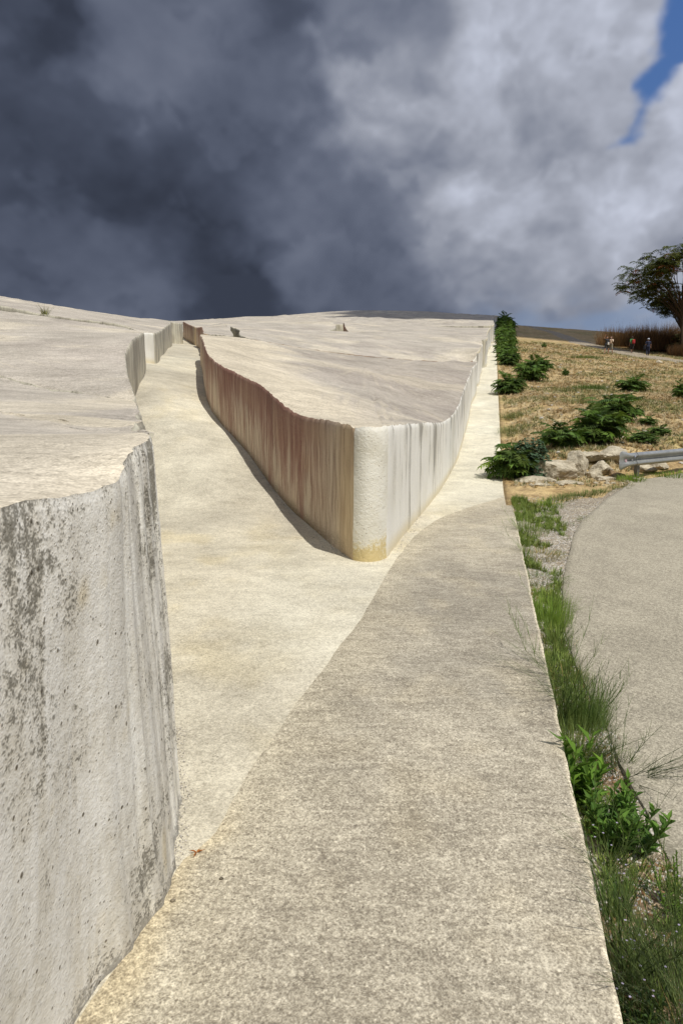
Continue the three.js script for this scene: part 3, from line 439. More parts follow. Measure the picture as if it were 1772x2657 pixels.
// ---------- plants ----------
const V = (x, y, z) => new THREE.Vector3(x, y, z);
const ORD = ['first', 'second', 'third', 'fourth', 'fifth', 'sixth', 'seventh', 'eighth', 'ninth', 'tenth', 'eleventh', 'twelfth'];
class VB {                                                                  // collects coloured triangles
  constructor() { this.p = []; this.c = []; }
  tri(a, b, c, k) { this.p.push(a.x, a.y, a.z, b.x, b.y, b.z, c.x, c.y, c.z); for (let i = 0; i < 3; i++) this.c.push(k[0], k[1], k[2]); }
  leaf(b, dir, side, len, wid, k, fold = .25) {                              // two halves folded on the midrib
    const up = side.clone().cross(dir).normalize(), m = b.clone().addScaledVector(dir, len * .42), t = b.clone().addScaledVector(dir, len).addScaledVector(up, -len * .12);
    const l = m.clone().addScaledVector(side, wid / 2).addScaledVector(up, wid * fold), r = m.clone().addScaledVector(side, -wid / 2).addScaledVector(up, wid * fold), k2 = [k[0] * .93, k[1] * .95, k[2] * .93];
    this.tri(b, l, t, k); this.tri(b, t, r, k2);
  }
  blade(b, dir, len, wid, bend, k, n = 3) {                                   // tapering grass blade that nods
    const side = V(-dir.z, 0, dir.x); if (side.lengthSq() < 1e-4) side.set(1, 0, 0); side.normalize(); const d = dir.clone().normalize(); let p = b.clone(), w = wid;
    for (let i = 0; i < n; i++) {
      const q = p.clone().addScaledVector(d, len / n), w2 = i === n - 1 ? 0 : wid * (1 - (i + 1) / n * .75), a = p.clone().addScaledVector(side, w / 2), c = p.clone().addScaledVector(side, -w / 2), e = q.clone().addScaledVector(side, w2 / 2), f = q.clone().addScaledVector(side, -w2 / 2);
      this.tri(a, c, e, k); if (w2) this.tri(c, f, e, k); p = q; w = w2; d.y -= bend / n; d.normalize();
    }
    return p;
  }
  tube(a, b, r0, r1, k, n = 5) {
    const d = b.clone().sub(a).normalize(), s = Math.abs(d.y) > .9 ? V(1, 0, 0) : V(0, 1, 0), u = s.cross(d).normalize(), v = d.clone().cross(u), at = (p, r, i) => p.clone().addScaledVector(u, Math.cos(i / n * 6.2832) * r).addScaledVector(v, Math.sin(i / n * 6.2832) * r);
    for (let i = 0; i < n; i++) { const p = at(a, r0, i), q = at(a, r0, i + 1), s2 = at(b, r1, i), t = at(b, r1, i + 1); this.tri(p, q, s2, k); this.tri(q, t, s2, k); }
  }
  frond(b, dir, len, n, ll, k, r, droop = .9) {                               // feathery compound leaf
    const d = dir.clone().normalize(); let p = b.clone();
    const side = V(-d.z, 0, d.x); if (side.lengthSq() < 1e-3) side.set(1, 0, 0); side.normalize();
    for (let i = 0; i < n; i++) {
      const q = p.clone().addScaledVector(d, len / n), t = (i + 1) / n; this.tube(p, q, .004, .003, [k[0] * 1.1, k[1] * .8, k[2] * .8], 3);
      const L = ll * (.55 + .75 * Math.sin(Math.min(1, t * 1.15) * 2.6)) * (.85 + .3 * r());
      for (const s of [1, -1]) { const ld = side.clone().multiplyScalar(s).addScaledVector(d, .45).add(V(0, -.22 - .2 * r(), 0)).normalize(), sd = d.clone().addScaledVector(ld, -d.dot(ld)).normalize(), v = .8 + .4 * r(); this.leaf(q, ld, sd, L, L * .30, [k[0] * v, k[1] * v, k[2] * v]); }
      p = q; d.y -= droop / n; d.normalize();
    }
    this.leaf(p, d, side, ll, ll * .32, k);
  }
  geo() { const g = new THREE.BufferGeometry(); g.setAttribute('position', new THREE.Float32BufferAttribute(this.p, 3)); g.setAttribute('color', new THREE.Float32BufferAttribute(this.c, 3)); g.setAttribute('uv', new THREE.Float32BufferAttribute(new Float32Array(this.p.length / 3 * 2), 2)); g.computeVertexNormals(); return g; }
}
const fineMass = (m) => { m.userData.kind = 'stuff'; return m; };
const vary = (k, r, a = .25) => { const v = 1 - a + 2 * a * r(), w = (r() - .5) * a * .6; return [k[0] * v * (1 + w), k[1] * v, k[2] * v * (1 - w)]; };
const DARK = [.07, .13, .02], MID = [.14, .22, .03], LIME = [.17, .27, .04], OLIVE = [.12, .15, .05], STRAW = [.42, .31, .13];
// feathery tree-of-heaven sapling bush
function featherBush(name, label, category, pos, { r: R = .7, h = 1, n = 60, ll = .16, seed = 1, col = DARK, other = MID, group, lean = 0 }) {
  const r = rng(seed), o = thing(name, label, category, pos, 0, group), st = new VB(), lf = new VB(), stems = Math.max(3, Math.round(n / 9));
  for (let s = 0; s < stems; s++) {                                          // each stem carries a loose rosette of arching fronds
    const a = s * 2.4 + r() * .8, rr = R * .72 * Math.sqrt((s + .3) / stems), x = Math.cos(a) * rr, z = Math.sin(a) * rr, hh = h * (.62 + .38 * r()) * (1 - .55 * (rr / R) ** 2), top = V(x + lean * hh, hh * .8, z);
    st.tube(V(x * .6, -.06, z * .6), top, .018, .007, [.14, .12, .06], 4);
    const m = Math.ceil(n / stems);
    for (let i = 0; i < m; i++) {
      const t = .25 + .75 * (i + r()) / m, b = V(x * .6, 0, z * .6).lerp(top, t), ang = i * 2.4 + r() * 1.2 + s;
      lf.frond(b, V(Math.cos(ang), .25 + 1.3 * r() * t, Math.sin(ang)), R * (.42 + .36 * r()), 6 + Math.floor(3 * r()), ll * 1.25, vary(mixc(col, other, r() ** 1.4), r, .35), r, .7 + 1.1 * r());
    }
  }
  fineMass(part('stems', st.geo(), M.leaf, o)); fineMass(part('foliage', lf.geo(), M.leaf, o)); return o;
}
// round-leaved climber
function roundLeaves(o, R, h, n, seed, cx, col) {
  const r = rng(seed), lf = new VB();
  for (let i = 0; i < n; i++) {
    const a = r() * 6.283, q = Math.acos(r() * 1.0), rad = .72 + .3 * r(), b = V(cx + Math.cos(a) * Math.sin(q) * R * rad, Math.cos(q) * h * rad, Math.sin(a) * Math.sin(q) * R * rad), d = V(Math.cos(a), -.5 + r() * .5, Math.sin(a)).normalize(), sd = V(-d.z, 0, d.x).normalize(), L = .075 + .05 * r();
    lf.leaf(b, d, sd, L, L * 1.05, vary(col, r), .12);
    if (i % 6 === 0) lf.tube(V(cx + (b.x - cx) * .4, b.y * .3, b.z * .4), b, .004, .002, [.1, .1, .05], 3);
  }
  const m = fineMass(part('climber', lf.geo(), M.leaf, o)); m.userData.label = 'dark round-leaved climber growing through the bush'; return m;
}
// clump of blades and branching stalks; every blade has one even colour, picked between the species' two greens
function clump(name, label, category, pos, { n = 120, h = .35, w = .004, spread = .5, R = .15, col = MID, other = LIME, seed = 1, bend = .7, stalks = 0, sh = .6, lean = [0, 0], branch = 4, flowers = 0, dry = 0, group }) {
  const r = rng(seed), o = thing(name, label, category, pos, 0, group), bl = new VB(), sk = new VB(), fl = new VB();
  for (let i = 0; i < n; i++) {
    const a = r() * 6.283, rr = R * Math.sqrt(r()), b = V(Math.cos(a) * rr, -.02, Math.sin(a) * rr), d = V(Math.cos(a + r() - .5) * spread * r() + lean[0], 1, Math.sin(a + r() - .5) * spread * r() + lean[1]).normalize(), k = r() < dry ? vary(STRAW, r, .3) : vary(mixc(col, other, .2 + .8 * r()), r);
    bl.blade(b, d, h * (.45 + .65 * r()), w * (.7 + .6 * r()), bend * r() * 1.6, k, 3);
  }
  for (let i = 0; i < stalks; i++) {
    const a = r() * 6.283, d = V(Math.cos(a) * spread * (.4 + r()) + lean[0] * 1.6, 1, Math.sin(a) * spread * (.4 + r()) + lean[1] * 1.6).normalize(), b = V(Math.cos(a) * R * .5 * r(), -.02, Math.sin(a) * R * .5 * r()), L = sh * (.6 + .5 * r()), k = vary(mixc(col, OLIVE, .3), r);
    let p = b.clone(); const q = d.clone();
    for (let s = 0; s < 6; s++) {
      const e = p.clone().addScaledVector(q, L / 6); sk.tube(p, e, .0028 * (1 - s * .12), .0028 * (1 - (s + 1) * .12), k, 3); p = e; q.y -= .10 * bend * r(); q.x += (r() - .5) * .16; q.z += (r() - .5) * .16; q.normalize();
      if (s > 0) for (let m = 0; m < branch / 2; m++) { const bd = q.clone().add(V((r() - .5) * 1.3, .1 + r() * .4, (r() - .5) * 1.3)).normalize(), tipP = bl.blade(p, bd, L * (.12 + .2 * r()), .0028, .2, k, 2); if (r() < flowers * .3) for (let f = 0; f < 5; f++) { const fa = f * 1.257, fd = V(Math.cos(fa), .35, Math.sin(fa)).normalize(); fl.leaf(tipP, fd, V(-fd.z, 0, fd.x).normalize(), .0055, .004, [.42, .38, .55], 0); } }
    }
  }
  fineMass(part('blades', bl.geo(), M.grass, o)); if (stalks) fineMass(part('stalks', sk.geo(), M.grass, o)); if (flowers) { const f = fineMass(part('flowers', fl.geo(), M.grass, o)); f.userData.label = 'tiny pale violet flowers'; } return o;
}
// upright broad-leaved weed
function leafyWeed(name, label, category, pos, { stems = 7, h = .3, R = .16, ll = .12, lw = .032, per = 12, col = MID, other = LIME, seed = 1, lean = [0, 0], group }) {
  const r = rng(seed), o = thing(name, label, category, pos, 0, group), st = new VB(), lf = new VB();
  for (let s = 0; s < stems; s++) {
    const a = r() * 6.283, rr = R * Math.sqrt(r()), d = V(Math.cos(a) * rr / R * .45 + lean[0], 1, Math.sin(a) * rr / R * .45 + lean[1]).normalize(), b = V(Math.cos(a) * rr * .5, -.02, Math.sin(a) * rr * .5), H = h * (.6 + .5 * r()), top = b.clone().addScaledVector(d, H);
    st.tube(b, top, .005, .0025, vary(MID, r), 4);
    for (let i = 0; i < per; i++) { const t = .12 + .88 * i / per, p = b.clone().lerp(top, t), ang = i * 2.4 + s, up = .35 + .9 * t + .3 * r(), ld = V(Math.cos(ang), up, Math.sin(ang)).normalize(), sd = V(-ld.z, 0, ld.x).normalize(), L = ll * (1.15 - .55 * t) * (.75 + .5 * r()); lf.leaf(p, ld, sd, L, L * lw / ll * (1 + .3 * r()), vary(mixc(col, other, r()), r, .2), .3); }
  }
  fineMass(part('stems', st.geo(), M.leaf, o)); fineMass(part('foliage', lf.geo(), M.leaf, o)); return o;
}
const onG = (x, d, dy = 0) => [x, ground(x, d) + dy, -d];

// bushes on the field and along the concrete
{
  const p = onG(4.08, 16.1), b = featherBush('feathery_bush', 'dark green feathery bush overhanging the concrete edge beside the rocks', 'bush', p, { r: .62, h: .95, n: 130, ll: .15, seed: 11, lean: -.1 });
  b.position.x += .02; roundLeaves(b, .48, .95, 900, 12, .34, [.07, .125, .06]);
  featherBush('feathery_bush', 'largest bright-tipped feathery bush in the dry field, above the guardrail end', 'bush', onG(6.95, 18.6), { r: .66, h: 1.15, n: 170, ll: .16, seed: 13, col: DARK, other: [.15, .24, .03] });
  featherBush('feathery_bush', 'low dark feathery bush touching the left of the largest one', 'bush', onG(5.85, 18.2), { r: .62, h: .66, n: 110, ll: .14, seed: 14 });
  featherBush('feathery_bush', 'dark feathery bush rising behind the largest one, to its right', 'bush', onG(8.75, 22.4), { r: .78, h: 1.0, n: 130, ll: .17, seed: 15 });
  const proto = featherBush('small_bush', 'small dark rounded bush alone against the concrete edge', 'bush', onG(8.05, 33.4), { r: .72, h: 1.1, n: 110, ll: .18, seed: 16 });
  const put = (x, d, s, t, label, group) => copy(proto, onG(x, d), t, s, label, group);
  put(10.9, 40, [1.15, 1.35, 1.15], 2, 'upright dark bush right of the concrete edge, below the hedge row');
  put(13.3, 46.5, [1.0, .95, 1], 1.2, 'dark bush behind and right of the upright one below the hedge row');
  put(12.2, 45.5, [.8, .8, .8], 4, 'small bush between the hedge row end and the bushes right of it');
  put(14.4, 34.4, [1.0, .78, .9], 3, 'spreading dark bush alone in the right half of the dry field');
  put(14.7, 29.9, [.55, .8, .6], 5, 'bush cut by the right edge of the photo, halfway up the field');
  put(8.3, 18.9, [.55, .32, .5], .6, 'flat green weed patch just above the guardrail');
  put(9.2, 19.9, [.4, .28, .4], 2.6, 'small low weed right above the guardrail, further up');
  put(9.6, 21.6, [.35, .3, .4], 3.3, 'small dark weed near the right edge above the guardrail');
  put(14.2, 44.2, [.3, .45, .3], .4, 'tiny bright bush in the middle of the upper field');
  put(10.1, 23.6, [.3, .32, .3], 1.9, 'little dark bush right of the bush behind the largest one');
  put(20.8, 72, [.35, .5, .35], 1.9, 'tiny dark bush near the start of the shaded upper slope');
  // the hedge row where concrete and field meet
  const hedge = [[11.55, 48.8, 1.5, 1.3], [12.1, 51.6, 1.35, 1.5], [13.0, 55.2, 1.5, 1.5], [13.7, 59.5, 1.5, 1.8], [15.0, 64.5, 1.6, 1.8], [16.2, 70, 1.8, 2.0], [17.6, 76, 1.8, 2.2], [19.3, 83, 2.0, 2.3], [21.0, 91, 2.1, 2.5], [23.4, 101, 2.4, 2.6], [25.6, 111, 2.6, 2.8], [27.8, 121, 2.8, 3.0]];
  hedge.forEach(([x, d, s, sy], i) => put(x + .15, d, [s * .66, sy * .8, s * .8], i * 1.3, `${ORD[i]} bush from the near end of the hedge row along the upper concrete edge`, 'hedge row along the upper concrete edge'));
}
// on the blocks
clump('weed', 'small wiry weed growing on top of the far left block', 'weed', [-10.15, 4.9, -24.2], { n: 60, h: .3, w: .012, spread: 1.0, R: .14, col: OLIVE, other: [.3, .3, .12], seed: 21, stalks: 10, sh: .42, branch: 3 });
clump('weed', 'yellow-green tuft at the foot of the pale wall ending the passage', 'weed', [-14.45, T(-14.45, 59) - .02, -59], { n: 160, h: 1.3, w: .05, spread: .5, R: .5, col: [.12, .19, .03], other: [.25, .32, .05], seed: 22 });

// weeds in the strip between concrete and road
const W = (f, name, label, x, d, o) => {
  const t = f(name, label, 'weed', onG(x, d, .01), o);                       // what grows beside the concrete is pressed against its edge, not through it
  t.children.forEach((m) => { const p = m.geometry.attributes.position; for (let i = 0; i < p.count; i++) { const D = -(t.position.z + p.getZ(i)), X = t.position.x + p.getX(i), Y = t.position.y + p.getY(i), top = T(edge(D), D) + .02; const least = edge(D) + .015 - Math.max(0, Y - top) * 1.5; if (X < least) p.setX(i, least - t.position.x); } p.needsUpdate = true; m.geometry.computeVertexNormals(); });
  return t;
};
{
  W(clump, 'grass_clump', 'bright grass at the concrete edge where the gravel begins, farthest of the strip', 2.78, 10.1, { n: 260, h: .36, w: .006, R: .34, spread: .5, seed: 31, col: [.10, .17, .03], other: [.24, .32, .07], stalks: 10, sh: .6 });
  W(clump, 'grass_clump', 'bushy green tuft in the pale gravel below the rocks', 3.72, 12.2, { n: 260, h: .2, w: .008, R: .3, spread: 1.0, seed: 32 });
  W(clump, 'grass_clump', 'small flat tuft left of the row leading to the guardrail', 3.2, 10.35, { n: 170, h: .14, w: .007, R: .24, spread: 1.2, seed: 33, col: OLIVE });
  const row = [[4.22, 12.95], [4.5, 13.25], [4.83, 13.5], [5.1, 13.75], [5.36, 13.98], [5.9, 14.45]];
  const g0 = W(clump, 'grass_clump', 'first tuft from the left in the row crossing the gravel towards the guardrail', row[0][0], row[0][1], { n: 200, h: .19, w: .008, R: .26, spread: 1.2, seed: 34, col: [.06, .10, .03], other: [.16, .2, .06] });
  g0.userData.group = 'tufts in a row towards the guardrail'; row.slice(1).forEach(([x, d], i) => copy(g0, onG(x, d), i * 1.7 + 1, [.85 + .3 * ((i * 7) % 5) / 5, .75, .9], `${ORD[i + 1]} tuft from the left in the row crossing the gravel towards the guardrail`, g0.userData.group));
  const dots = [[3.58, 10.7], [4.04, 11.15], [3.95, 10.95], [3.3, 9.75], [2.85, 9.0]];
  const g1 = copy(g0, onG(...dots[0]), .4, [.55, .45, .55], 'small tuft in the open gravel, second farthest of the scattered five', 'small tufts in the gravel'); dots.slice(1).forEach(([x, d], i) => copy(g1, onG(x, d), i * 2, [.45 + .1 * i, .4, .5], ['small tuft touching the road edge, farthest of the scattered five', 'small tuft by the road edge just below the farthest of the scattered five', 'small tuft in the middle of the open gravel, second nearest of the scattered five', 'small tuft in the gravel, nearest of the scattered five'][i], g1.userData.group));
  W(clump, 'weed', 'flat olive mat creeping from the concrete towards the road', 2.36, 7.75, { n: 420, h: .22, w: .005, R: .25, spread: 2.6, seed: 35, col: [.06, .10, .03], other: [.15, .2, .06], bend: 1.4 });
  W(clump, 'weed', 'low reddish-green mat on the gravel above the flat olive one', 2.62, 8.8, { n: 420, h: .2, w: .006, R: .28, spread: 2.6, seed: 36, col: [.12, .14, .04], other: [.25, .22, .08], bend: 1.4, dry: .15 });
  W(clump, 'grass_clump', 'thin upright green grass beside the edge, between the two mats and the gravel', 2.26, 8.6, { n: 240, h: .34, w: .005, R: .22, spread: .45, seed: 37, col: [.10, .18, .03], other: [.24, .34, .07], stalks: 8, sh: .55 });
  W(clump, 'weed', 'dense olive mat with a pointed end lying on the road edge', 2.08, 6.75, { n: 480, h: .26, w: .005, R: .24, spread: 2.2, seed: 38, col: [.08, .12, .03], other: [.17, .22, .06], bend: 1.3, lean: [.25, 0] });
  W(clump, 'grass_clump', 'bright lime grass standing in front of the pointed mat', 2.0, 6.35, { n: 520, h: .36, w: .0045, R: .22, spread: .35, seed: 39, col: [.13, .22, .03], other: [.26, .38, .07], stalks: 12, sh: .45 });
  W(clump, 'grass_clump', 'thin dark grass beside the edge above the rust-brown litter', 1.86, 5.75, { n: 320, h: .22, w: .004, R: .18, spread: .7, seed: 40, col: [.07, .12, .03], other: [.16, .22, .05], stalks: 8, sh: .4, dry: .1 });
  W(clump, 'grass_clump', 'small dark tuft below the rust-brown litter, touching the road', 1.77, 4.95, { n: 260, h: .2, w: .0045, R: .14, spread: .8, seed: 41, col: [.04, .07, .02], other: [.14, .18, .05], dry: .15 });
  W(clump, 'weed', 'tall wispy weed with thin stalks arching over the concrete edge', 1.44, 4.35, { n: 420, h: .36, w: .0035, R: .16, spread: .8, seed: 42, col: [.08, .13, .03], other: [.18, .25, .07], stalks: 54, sh: .74, lean: [-.27, .1], branch: 5 });
  W(clump, 'weed', 'upright green wispy weed between the arching one and the road', 1.64, 4.3, { n: 620, h: .38, w: .0035, R: .13, spread: .4, seed: 43, col: [.08, .15, .03], other: [.2, .28, .08], stalks: 26, sh: .5, branch: 5 });
  W(clump, 'weed', 'dark spreading wispy weed in front of the arching one', 1.42, 3.85, { n: 560, h: .3, w: .0035, R: .16, spread: 1.0, seed: 44, col: [.06, .10, .025], other: [.16, .21, .055], stalks: 20, sh: .4, branch: 5 });
  W(clump, 'weed', 'dark sprawling twiggy weed leaning over the road', 1.64, 3.72, { n: 200, h: .22, w: .003, R: .12, spread: 1.2, seed: 45, col: [.05, .08, .03], other: [.14, .17, .06], stalks: 20, sh: .48, lean: [.35, .1], branch: 4 });
  W(leafyWeed, 'broad_leaved_weed', 'bright broad-leaved weed pressed against the concrete edge', 1.25, 3.45, { stems: 15, h: .36, R: .115, ll: .14, lw: .04, per: 13, seed: 46, lean: [-.02, 0], col: [.10, .19, .02], other: [.2, .36, .045] });
  W(leafyWeed, 'broad_leaved_weed', 'broad-leaved weed spreading to the road, in front of the brightest one', 1.38, 3.08, { stems: 26, h: .3, R: .24, ll: .085, lw: .03, per: 14, seed: 47, lean: [.15, 0], col: [.07, .15, .025], other: [.18, .32, .05] });
  W(clump, 'weed', 'net of thin green stalks crossing over the broad-leaved weeds', 1.22, 2.9, { n: 60, h: .2, w: .003, R: .1, spread: .7, seed: 48, stalks: 16, sh: .48, branch: 2, col: [.09, .16, .05] });
  W(clump, 'grass_clump', 'dark narrow-leaved tuft near the concrete edge below the broad leaves', 1.16, 2.62, { n: 90, h: .2, w: .009, R: .07, spread: .5, seed: 49, col: [.04, .085, .02], other: [.1, .18, .04], stalks: 10, sh: .34 });
  W(leafyWeed, 'small_leaved_weed', 'tall small-leaved lime weed by the road edge, lower right', 1.42, 2.52, { stems: 22, h: .3, R: .13, ll: .026, lw: .010, per: 26, seed: 50, col: [.09, .17, .02], other: [.22, .36, .05] });
  W(clump, 'weed', 'wispy dark weed with pale violet flowers arching over the edge, lower right', 1.04, 2.28, { n: 520, h: .3, w: .0028, R: .15, spread: .9, seed: 51, col: [.06, .10, .025], other: [.16, .21, .06], stalks: 56, sh: .5, lean: [-.3, .05], branch: 5, flowers: .14 });
  W(clump, 'weed', 'thick dark wispy weed with violet flowers in the lower right corner', 1.2, 2.12, { n: 780, h: .34, w: .003, R: .2, spread: .8, seed: 52, col: [.055, .095, .025], other: [.16, .22, .06], stalks: 40, sh: .48, branch: 5, flowers: .16 });
  W(clump, 'weed', 'wiry weed at the right edge beside the lime small-leaved one', 1.42, 2.25, { n: 260, h: .3, w: .003, R: .14, spread: .7, seed: 53, col: [.06, .1, .03], other: [.18, .24, .07], stalks: 26, sh: .46, branch: 4, flowers: .1 });
  W(leafyWeed, 'broad_leaved_weed', 'dark leafy weed at the bottom beside the concrete edge', 1.0, 1.98, { stems: 12, h: .2, R: .12, ll: .05, lw: .02, per: 11, seed: 54, col: [.03, .065, .02], other: [.07, .13, .035] });
  W(clump, 'weed', 'bottom corner tangle of thin grey-green stalks', 1.3, 1.85, { n: 420, h: .34, w: .003, R: .22, spread: .9, seed: 55, col: [.05, .08, .03], other: [.15, .2, .07], stalks: 34, sh: .46, branch: 4, flowers: .1, dry: .1 });
  W(clump, 'grass_clump', 'green tuft at the foot of the guardrail post', 6.55, 15.4, { n: 320, h: .26, w: .01, R: .3, spread: 1.0, seed: 56 });
  W(clump, 'grass_clump', 'green tufted verge right of the guardrail post', 7.9, 16.2, { n: 420, h: .2, w: .012, R: .6, spread: 1.2, seed: 57 });
}

// ---------- rocks and stones ----------
function rockGeo(seed, ax, ay, az, detail = 4) {
  const r = rng(seed), planes = []; for (let i = 0; i < 22; i++) planes.push([V(r() - .5, r() - .5, r() - .5).normalize(), .55 + .42 * r()]);
  const g = new THREE.IcosahedronGeometry(1, detail), p = g.attributes.position, c = [], uv = [], q = V(0, 0, 0);
  for (let i = 0; i < p.count; i++) {
    q.fromBufferAttribute(p, i).normalize(); let m = 1; for (const [n, h] of planes) { const dt = n.dot(q); if (dt > 1e-3) m = Math.min(m, h / dt); }
    const s = seed * 3.1, f = m * (1 + (fbm3(q.x * 2 + s, q.y * 2, q.z * 2, 3, 1) - .5) * .22 + (fbm3(q.x * 7 + s, q.y * 7, q.z * 7, 4, 2) - .5) * .2);
    p.setXYZ(i, q.x * f * ax, q.y * f * ay, q.z * f * az); const v = .85 + .3 * fbm3(q.x * 3 + s, q.y * 3, q.z * 3, 3, 3); c.push(v, v * .98, v * .95);
  }
  g.computeVertexNormals(); const nn = g.attributes.normal;
  for (let i = 0; i < p.count; i += 3) { const nx = Math.abs(nn.getX(i) + nn.getX(i + 1) + nn.getX(i + 2)), ny = Math.abs(nn.getY(i) + nn.getY(i + 1) + nn.getY(i + 2)), nz = Math.abs(nn.getZ(i) + nn.getZ(i + 1) + nn.getZ(i + 2)); for (let k = i; k < i + 3; k++) { const X = p.getX(k), Y = p.getY(k), Z = p.getZ(k); ny > nx && ny > nz ? uv.push(X, Z) : nx > nz ? uv.push(Z, Y) : uv.push(X, Y); } }
  g.setAttribute('color', new THREE.Float32BufferAttribute(c, 3)); g.setAttribute('uv', new THREE.Float32BufferAttribute(uv, 2));
  const m = mergeVertices(g, 1e-4); m.computeVertexNormals(); return m;
}
function rock(label, x, d, dy, s, turn, seed, category = 'rock', group, parent) { const o = part('rock', rockGeo(seed, ...s, s[0] > .2 ? 6 : 3), M.rock); o.position.set(x, ground(x, d) + dy, -d); o.rotation.y = turn; return tag(o, label, category, group); }
rock('largest pale slab-like rock right of the bush on the edge', 5.02, 15.9, .14, [.66, .42, .42], .15, 3);
rock('upright narrow rock against the right end of the largest slab', 5.62, 16.25, .2, [.27, .42, .32], .5, 4);
rock('flat rock jutting out at the top of the outcrop', 6.02, 16.75, .12, [.42, .17, .36], -.3, 5);
rock('pale rock at the top right of the outcrop, left of the guardrail end', 6.7, 17.0, .05, [.42, .28, .36], .4, 6);
rock('grey-brown rock in the middle of the outcrop behind the flat boulder', 6.2, 16.4, .04, [.4, .26, .3], 1.1, 7);
rock('tilted block between the upright narrow rock and the guardrail', 5.95, 16.1, .03, [.27, .2, .22], 2.0, 8);
rock('flat rounded boulder lying lowest in front of the outcrop', 6.05, 15.65, .02, [.34, .1, .2], .1, 9);
rock('dark rust-brown rock just left of the guardrail post', 6.45, 16.0, .04, [.3, .17, .2], .8, 10).material = (() => { const m = M.rock.clone(); m.color = new THREE.Color(.55, .42, .3); return m; })();
rock('long low rock at the left foot of the largest slab, beside the bush', 4.42, 15.5, .0, [.5, .17, .26], -.15, 11);
rock('low broken rock in front of the largest slab', 5.0, 15.2, -.01, [.36, .1, .22], .2, 12);
rock('flattened rock half buried below the left end of the outcrop', 4.35, 14.95, -.01, [.3, .07, .2], .6, 13);
rock('rounded rock right of the guardrail post', 7.35, 16.75, .06, [.42, .2, .3], .3, 14);
rock('second rock right of the guardrail post, farther along', 8.05, 17.2, .04, [.34, .16, .26], 1.2, 15);
rock('white stone lying in the field above the guardrail', 7.9, 19.4, .02, [.15, .09, .12], 1, 16);
rock('pale stone at the edge of the track, right of the walkers', 27.5, 60.5, .05, [.4, .22, .3], 1, 17);
{
  const r = rng(5), g0 = [rockGeo(21, .1, .06, .08, 2), rockGeo(22, .08, .05, .1, 2), rockGeo(23, .12, .05, .07, 2)];
  for (let i = 0; i < 34; i++) { const x = 4.1 + r() * 2.9, d = 14.7 + r() * 1.3 + (x - 4.1) * .18, o = part('stone', g0[i % 3], M.rock); o.position.set(x, ground(x, d) + .01, -d); o.rotation.y = r() * 6; o.scale.setScalar(.5 + r() * .8); tag(o, 'small loose stone on the dirt below the rock outcrop', 'stone', 'loose stones below the outcrop'); }
  // scattered whitish stones over the field and pebbles in the gravel: nobody could count them
  const inst = (name, label, cat, geo, mat, list) => { const m = new THREE.InstancedMesh(geo, mat, list.length), q = new THREE.Matrix4(), e = new THREE.Euler(), qt = new THREE.Quaternion(); list.forEach(([p, ry, s, c, tilt = 0], k) => { e.set(tilt, ry, tilt * .7); q.compose(V(...p), qt.setFromEuler(e), Array.isArray(s) ? V(...s) : V(s, s, s)); m.setMatrixAt(k, q); if (c) m.setColorAt(k, new THREE.Color(...c)); }); m.name = numbered(name); m.castShadow = m.receiveShadow = true; scene.add(m); return tag(m, label, cat, null, 'stuff'); };
  M.pebble = std({ vertexColors: false, color: 0xffffff });
  const bare = (g) => { g.deleteAttribute('color'); return g; };
  let L = [];
  for (let i = 0; i < 1100; i++) { const d = 17 + Math.pow(r(), 1.4) * 60, x = edge(d) + .3 + r() * (d * .5 + 2), s = (.018 + .06 * r() ** 3) * (1 + d * .012), v = .36 + .22 * r(); if (fbm(x * .5, d * .5, 3, 2) > .4) L.push([[x, ground(x, d) + s * .2, -d], r() * 6, [s, s * .6, s], [v, v * .95, v * .84]]); }
  inst('field_stones', 'whitish stones scattered over the dry field', 'stones', bare(rockGeo(31, 1, 1, 1, 1)), M.pebble, L);
  L = [];
  for (let i = 0; i < 30000; i++) { const d = 1.4 + Math.pow(r(), .8) * 12, x0 = edge(d) + .02, x1 = roadEdge(d) + .04, x = mix(x0, x1, r()), s = .004 + .013 * r() ** 2.5, v = .22 + .45 * r(); if (d > 11.5 && r() < (d - 11.5) / 2) continue; L.push([[x, ground(x, d) + .014, -d], r() * 6, [s * (.8 + .5 * r()), s * .7, s], [v, v * .94, v * .84]]); }
  inst('gravel_stones', 'loose limestone gravel between the concrete edge and the road', 'gravel', bare(rockGeo(32, 1, 1, 1, 0)), M.pebble, L);
  L = [];                                                                    // crumbs along wall feet, leaf litter in the strip
  for (let i = 0; i < 700; i++) { const d = 2.5 + r() * 1.2, x = -.69 - sm(2.55, 2.9, d) * .08 - sm(2.9, 3.6, d) * .18 + .09 * r() * r(), s = .002 + .004 * r() ** 3, v = .25 + .35 * r(); L.push([[x, .004, -d], r() * 6, [s, s * .7, s], [v, v * .92, v * .8]]); }
  for (let i = 0; i < 1300; i++) { const right = r() < .6, d = 8.2 + r() * 8, k = r() ** 2 * .25, x = right ? .56 + .22 * (d - 8.3) + .04 * Math.max(0, 11 - d) + k - (d > 10 ? .1 : 0) : .14 - .345 * (d - 8) - k, s = .004 + .01 * r() ** 3, v = .2 + .35 * r(); L.push([[x, T(x, d) + .004, -d], r() * 6, [s, s * .6, s], [v, v * .92, v * .8]]); }
  inst('crumbs', 'crumbs of concrete and grit along the foot of the walls', 'grit', bare(rockGeo(33, 1, 1, 1, 0)), M.pebble, L);
  const lf = new VB(); lf.leaf(V(0, .1, -.5), V(0, .1, 1).normalize(), V(1, 0, 0), 1, .45, [1, 1, 1], .3); const lg = lf.geo(); lg.deleteAttribute('color');
  L = [];
